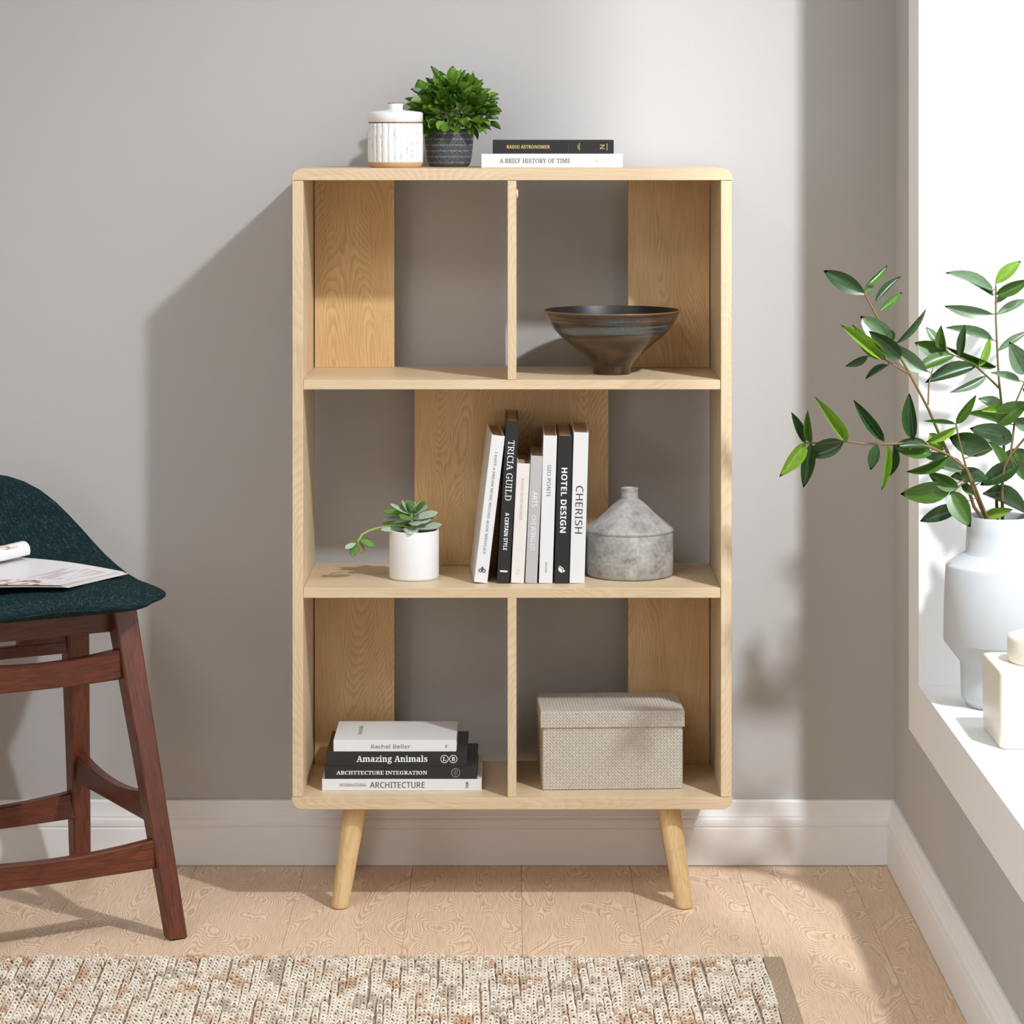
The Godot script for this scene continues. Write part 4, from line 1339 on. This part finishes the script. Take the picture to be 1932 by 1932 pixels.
func build_stool():
	var o = thing("counter_stool", "dark wooden stool with a teal tweed seat curving into a low back", "stool", Vector3(-0.892, 0, 0.394))
	o.rotation.y = deg_to_rad(30.0)
	# seat shell: rows of [z, height of its middle, half width, thickness]
	var rows = [[0.190, 0.6025, 0.196, 0.0445], [0.165, 0.604, 0.220, 0.045], [0.13, 0.604, 0.239, 0.045], [0.08, 0.6035, 0.251, 0.045], [0.03, 0.6025, 0.254, 0.045], [-0.02, 0.602, 0.256, 0.044], [-0.08, 0.604, 0.253, 0.043], [-0.125, 0.610, 0.246, 0.041], [-0.155, 0.620, 0.237, 0.039], [-0.178, 0.638, 0.224, 0.037], [-0.195, 0.664, 0.206, 0.035], [-0.206, 0.692, 0.183, 0.033], [-0.213, 0.718, 0.159, 0.031], [-0.217, 0.742, 0.130, 0.029], [-0.219, 0.760, 0.099, 0.026], [-0.220, 0.772, 0.067, 0.020], [-0.2205, 0.778, 0.036, 0.011], [-0.2206, 0.780, 0.015, 0.004]]
	for k in 7:
		var phi = deg_to_rad([78.0, 62.0, 47.0, 33.0, 20.0, 9.0, 0.8][k])
		rows.insert(0, [0.205 + 0.033 * cos(phi), 0.601 - 0.006 * cos(phi), 0.176 - 0.070 * pow(1.0 - sin(phi), 1.2), 0.044 * sin(phi)])
	var loops = []
	for i in rows.size():
		var r = rows[i]
		var p = rows[maxi(i - 1, 0)]
		var q = rows[mini(i + 1, rows.size() - 1)]
		var dir = Vector3(0, q[1] - p[1], q[0] - p[0]).normalized()
		var nn = Vector3.RIGHT.cross(dir).normalized()
		if nn.y < 0.0: nn = -nn
		var l = []
		for k in 48:
			var a = TAU * k / 48.0
			var cx = signf(cos(a)) * pow(absf(cos(a)), 0.82)
			var sy = signf(sin(a)) * pow(absf(sin(a)), 0.82)
			# the seat droops a little to its sides
			var droop = -0.020 * pow(absf(cx), 2.2) * clampf((r[0] + 0.17) / 0.12, 0.0, 1.0) * lerpf(1.0, 0.35, clampf((r[0] - 0.10) / 0.12, 0.0, 1.0))
			l.append(Vector3(cx * r[2], r[1] + droop, r[0]) + nn * sy * r[3] * 0.5)
		loops.append(l)
	var mb = MB.new()
	loft(mb, loops, true)
	part(o, "seat", mb, M.tweed, "teal tweed upholstered seat shell with low curved back")
	for sx in [-1.0, 1.0]:
		for sz in [-1.0, 1.0]:
			mb = MB.new()
			var top = Vector3(sx * 0.158, 0.568, sz * 0.115)
			var foot = Vector3(sx * 0.215, 0.003, sz * 0.23)
			loft(mb, [rect_loop(foot + Vector3(0, 0.0, 0), Vector3.RIGHT, Vector3.BACK, 0.034, 0.030, 0.003), rect_loop(foot.lerp(top, 0.45), Vector3.RIGHT, Vector3.BACK, 0.037, 0.036, 0.003), rect_loop(top, Vector3.RIGHT, Vector3.BACK, 0.044, 0.044, 0.003)], false, true, Vector2(rng.randf(), rng.randf()))
			var lg = part(o, "leg", mb, M.dark_wood)
			mb = MB.new()
			box(mb, foot - Vector3(0, 0.0015, 0), Vector3(0.022, 0.003, 0.020), 0.0004)
			part(lg, "glide", mb, M.black_rubber)
	var at = func(sx, sz, h):
		var k = h / 0.568
		return Vector3(sx * lerpf(0.215, 0.158, k), h, sz * lerpf(0.23, 0.115, k))
	for sz in [-1.0, 1.0]:
		rail(o, "apron", at.call(-1, sz * 0.9, 0.548), at.call(1, sz * 0.9, 0.548), 0.042, 0.042, 0.02, 0.0)
		rail(o, "stretcher", at.call(-1, sz, 0.148), at.call(1, sz, 0.148), 0.052, 0.040, 0.022, 0.008)
	rail(o, "upper_rail", at.call(-1, 1, 0.475), at.call(1, 1, 0.475), 0.055, 0.044, 0.024, 0.010)
	for sx in [-1.0, 1.0]:
		rail(o, "apron", at.call(sx * 0.95, -1, 0.548), at.call(sx * 0.95, 1, 0.548), 0.042, 0.042, 0.02, 0.0)
		rail(o, "side_stretcher", at.call(sx, -1, 0.225), at.call(sx, 1, 0.225), 0.058, 0.034, 0.022, 0.012)
	# board with a hand slot between the rear legs
	mb = MB.new()
	var rz = at.call(1, -1, 0.475).z
	var hw = 0.165
	box(mb, Vector3(0, 0.492, rz), Vector3(2 * hw, 0.020, 0.02), 0.002, 0)
	box(mb, Vector3(0, 0.459, rz), Vector3(2 * hw, 0.022, 0.02), 0.002, 0)
	for s in [-1.0, 1.0]: box(mb, Vector3(s * (hw + 0.055) * 0.5, 0.476, rz), Vector3(hw - 0.055, 0.013, 0.02), 0.001, 0)
	part(o, "rear_board", mb, M.dark_wood)

func build_magazine():
	var o = thing("magazine", "open magazine with one page rolled up on the teal stool seat", "magazine", Vector3(-0.86, 0.624, 0.43))
	var A = Vector3(-0.693, 0.617, 0.346)
	var B = Vector3(-0.765, 0.630, 0.575)
	var C = Vector3(-1.000, 0.636, 0.655)
	var D = Vector3(-0.885, 0.634, 0.360)
	for k in 4:
		var lift = 0.0016 * k
		var sh = Vector3(-0.004 * k, 0, 0.003 * (k % 2))
		var f = func(u, w):
			var p = C.lerp(B, u).lerp(D.lerp(A, u), w) + sh
			return p - o.position + Vector3(0, lift + 0.004 * sin(u * 3.0) + 0.012 * w * (1.0 - u), 0)
		var mb = MB.new()
		sheet(mb, 14, 8, f, Vector3.UP)
		part(o, "page", mb, M.page_0 if k == 3 else M.paper)
	# rolled page
	var mb2 = MB.new()
	var ax0 = Vector3(-0.878, 0.664, 0.370)
	var ax1 = Vector3(-1.014, 0.656, 0.57)
	var f2 = func(u, w):
		var d = (ax1 - ax0).normalized()
		var side = d.cross(Vector3.UP).normalized()
		var up = side.cross(d)
		var r = 0.0185 - 0.003 * w
		var a = -0.6 * PI + w * 1.75 * PI
		return ax0.lerp(ax1, u) - o.position + side * cos(a) * r + up * sin(a) * r
	sheet(mb2, 8, 20, f2, Vector3.UP)
	part(o, "rolled_page", mb2, M.page_1)

# ------------------------------------------------------------------ rug
func build_rug():
	var o = thing("rug", "chunky woven rug in oatmeal and tan yarn on the laminate floor", "rug", Vector3(-0.23, 0, 1.6))
	var x0 = -0.93
	var x1 = 0.462
	var z0 = 0.617
	var z1 = 2.6
	var mb = MB.new()
	box(mb, Vector3((x0 + x1) * 0.5, 0.0022, (z0 + z1) * 0.5) - o.position, Vector3(x1 - x0 - 0.02, 0.0040, z1 - z0 - 0.012), 0.001)
	part(o, "backing", mb, M.rug_backing)
	mb = MB.new()
	box(mb, Vector3(x1 - 0.017, 0.0040, (z0 + z1) * 0.5) - o.position, Vector3(0.034, 0.0070, z1 - z0), 0.0025)
	part(o, "binding", mb, M.rug_backing, "flat taupe binding tape along the edge")
	mb = MB.new()
	box(mb, Vector3(x0 + 0.017, 0.0040, (z0 + z1) * 0.5) - o.position, Vector3(0.034, 0.0070, z1 - z0), 0.0025)
	part(o, "binding", mb, M.rug_backing, "flat taupe binding tape along the edge")
	# the stitches: plump overlapping loops in columns, past counting
	mb = MB.new()
	var st = []
	for i in 9:
		var a = PI * (i / 8.0)          # an arch of yarn over the column, leaning back at its crown
		var cen = Vector3(-cos(a) * 0.42, 0.10 + sin(a) * 0.46, 0.36 - 0.62 * sin(a))
		var rad = Vector3(-cos(a), sin(a) * 0.7, -0.35 * sin(a)).normalized()
		var along = Vector3(0, 0.42, 0.9).normalized()
		var l = []
		for k in 6: l.append(cen + rad * cos(TAU * k / 6.0) * 0.22 + along * sin(TAU * k / 6.0) * 0.36)
		st.append(l)
	loft(mb, st, true)
	var mm = MultiMesh.new()
	mm.transform_format = MultiMesh.TRANSFORM_3D
	mm.use_colors = true
	mm.mesh = mb.mesh()
	mm.mesh.surface_set_material(0, M.rug_yarn)
	var tone = FastNoiseLite.new()
	tone.seed = 8
	tone.frequency = 9.0
	var xf = []
	var col = []
	var pitch = 0.0104
	var x = x0 + 0.036
	var ci = 0
	while x < x1 - 0.036:
		var wcol = pitch * rng.randf_range(0.88, 1.16)
		var z = z0 + 0.004 + rng.randf() * 0.012
		var drift = rng.randf_range(-0.002, 0.002)
		while z < z1:
			var pz = 0.0158 * rng.randf_range(0.85, 1.15)
			var px = x + wcol * 0.5 + 0.0022 * sin(z * 17.0 + ci * 1.3) + drift
			var bs = Basis(Vector3(0, 1, 0), rng.randf_range(-0.22, 0.22)) * Basis(Vector3(1, 0, 0), rng.randf_range(-0.1, 0.1))
			bs = bs * Basis(Vector3(wcol * 0.92, 0, 0), Vector3(0, 0.0095, 0), Vector3(0, 0, 0.0165))
			xf.append(Transform3D(bs, Vector3(px, 0.0042 + rng.randf_range(-0.0006, 0.0008), z) - o.position))
			var t = tone.get_noise_2d(px * 1.2, z * 0.5) + rng.randf_range(-0.3, 0.3)
			var c = rgb8(216, 202, 182).lerp(rgb8(236, 226, 210), rng.randf())
			if t > 0.16: c = c.lerp(rgb8(186, 146, 112), clampf((t - 0.16) * 2.0, 0.0, 0.8))
			if t < -0.38: c = c.lerp(rgb8(150, 130, 108), 0.5)
			col.append(c.srgb_to_linear())
			z += pz
		x += wcol
		ci += 1
	mm.instance_count = xf.size()
	for i in xf.size():
		mm.set_instance_transform(i, xf[i])
		mm.set_instance_color(i, col[i])
	var mi = MultiMeshInstance3D.new()
	mi.name = "stitches"
	mi.multimesh = mm
	mi.material_override = M.rug_yarn
	mi.set_meta("kind", "stuff")
	o.add_child(mi)

# ------------------------------------------------------------------ scene
const KEY = 22.0
const FILL = 2.0
const TOP = 3.9
const SKY = 2.0
const EXPOSURE = 1.12

func _ready():
	rng.seed = 20240611
	var cam = Camera3D.new()
	cam.name = "camera"
	cam.projection = Camera3D.PROJECTION_FRUSTUM
	cam.near = 0.05
	cam.far = 60.0
	cam.size = 1932.0 / 5190.0 * 0.05
	cam.frustum_offset = Vector2(0, -726.0 / 5190.0 * 0.05)
	cam.position = Vector3(0, 1.425, 5.32)
	cam.current = true
	add_child(cam)
	var we = WorldEnvironment.new()
	we.name = "surroundings"
	var env = Environment.new()
	var sky = Sky.new()
	var sm = ProceduralSkyMaterial.new()
	sm.sky_top_color = rgb8(226, 234, 244)
	sm.sky_horizon_color = rgb8(246, 247, 248)
	sm.ground_horizon_color = rgb8(222, 220, 216)
	sm.ground_bottom_color = rgb8(196, 192, 186)
	sm.sun_angle_max = 0.0
	sky.sky_material = sm
	env.background_mode = Environment.BG_SKY
	env.sky = sky
	env.background_energy_multiplier = SKY
	env.tonemap_mode = Environment.TONE_MAPPER_LINEAR
	env.tonemap_exposure = EXPOSURE
	env.sdfgi_enabled = true
	env.ssao_enabled = true
	env.ssil_enabled = true
	we.environment = env
	add_child(we)
	# daylight of the unseen left window, placed to light the right wall
	var al = AreaLight3D.new()
	al.name = "unseen_window_daylight"
	al.area_size = Vector2(2.1, 1.8)
	al.light_energy = FILL
	al.light_color = rgb8(246, 249, 255)
	al.area_range = 14.0
	al.area_attenuation = 2.0
	al.shadow_enabled = true
	add_child(al)
	al.transform = Transform3D(Basis(Vector3(0, 1, 0), -PI / 2), Vector3(-2.39, 1.525, 4.1))
	make_materials()
	build_room()
	build_lamp()
	build_bookcase()
	build_rug()
	build_stool()
	build_books()
	build_ceramics()
	build_box()
	build_ball_plant()
	build_succulent()
	build_branches()
	build_magazine()
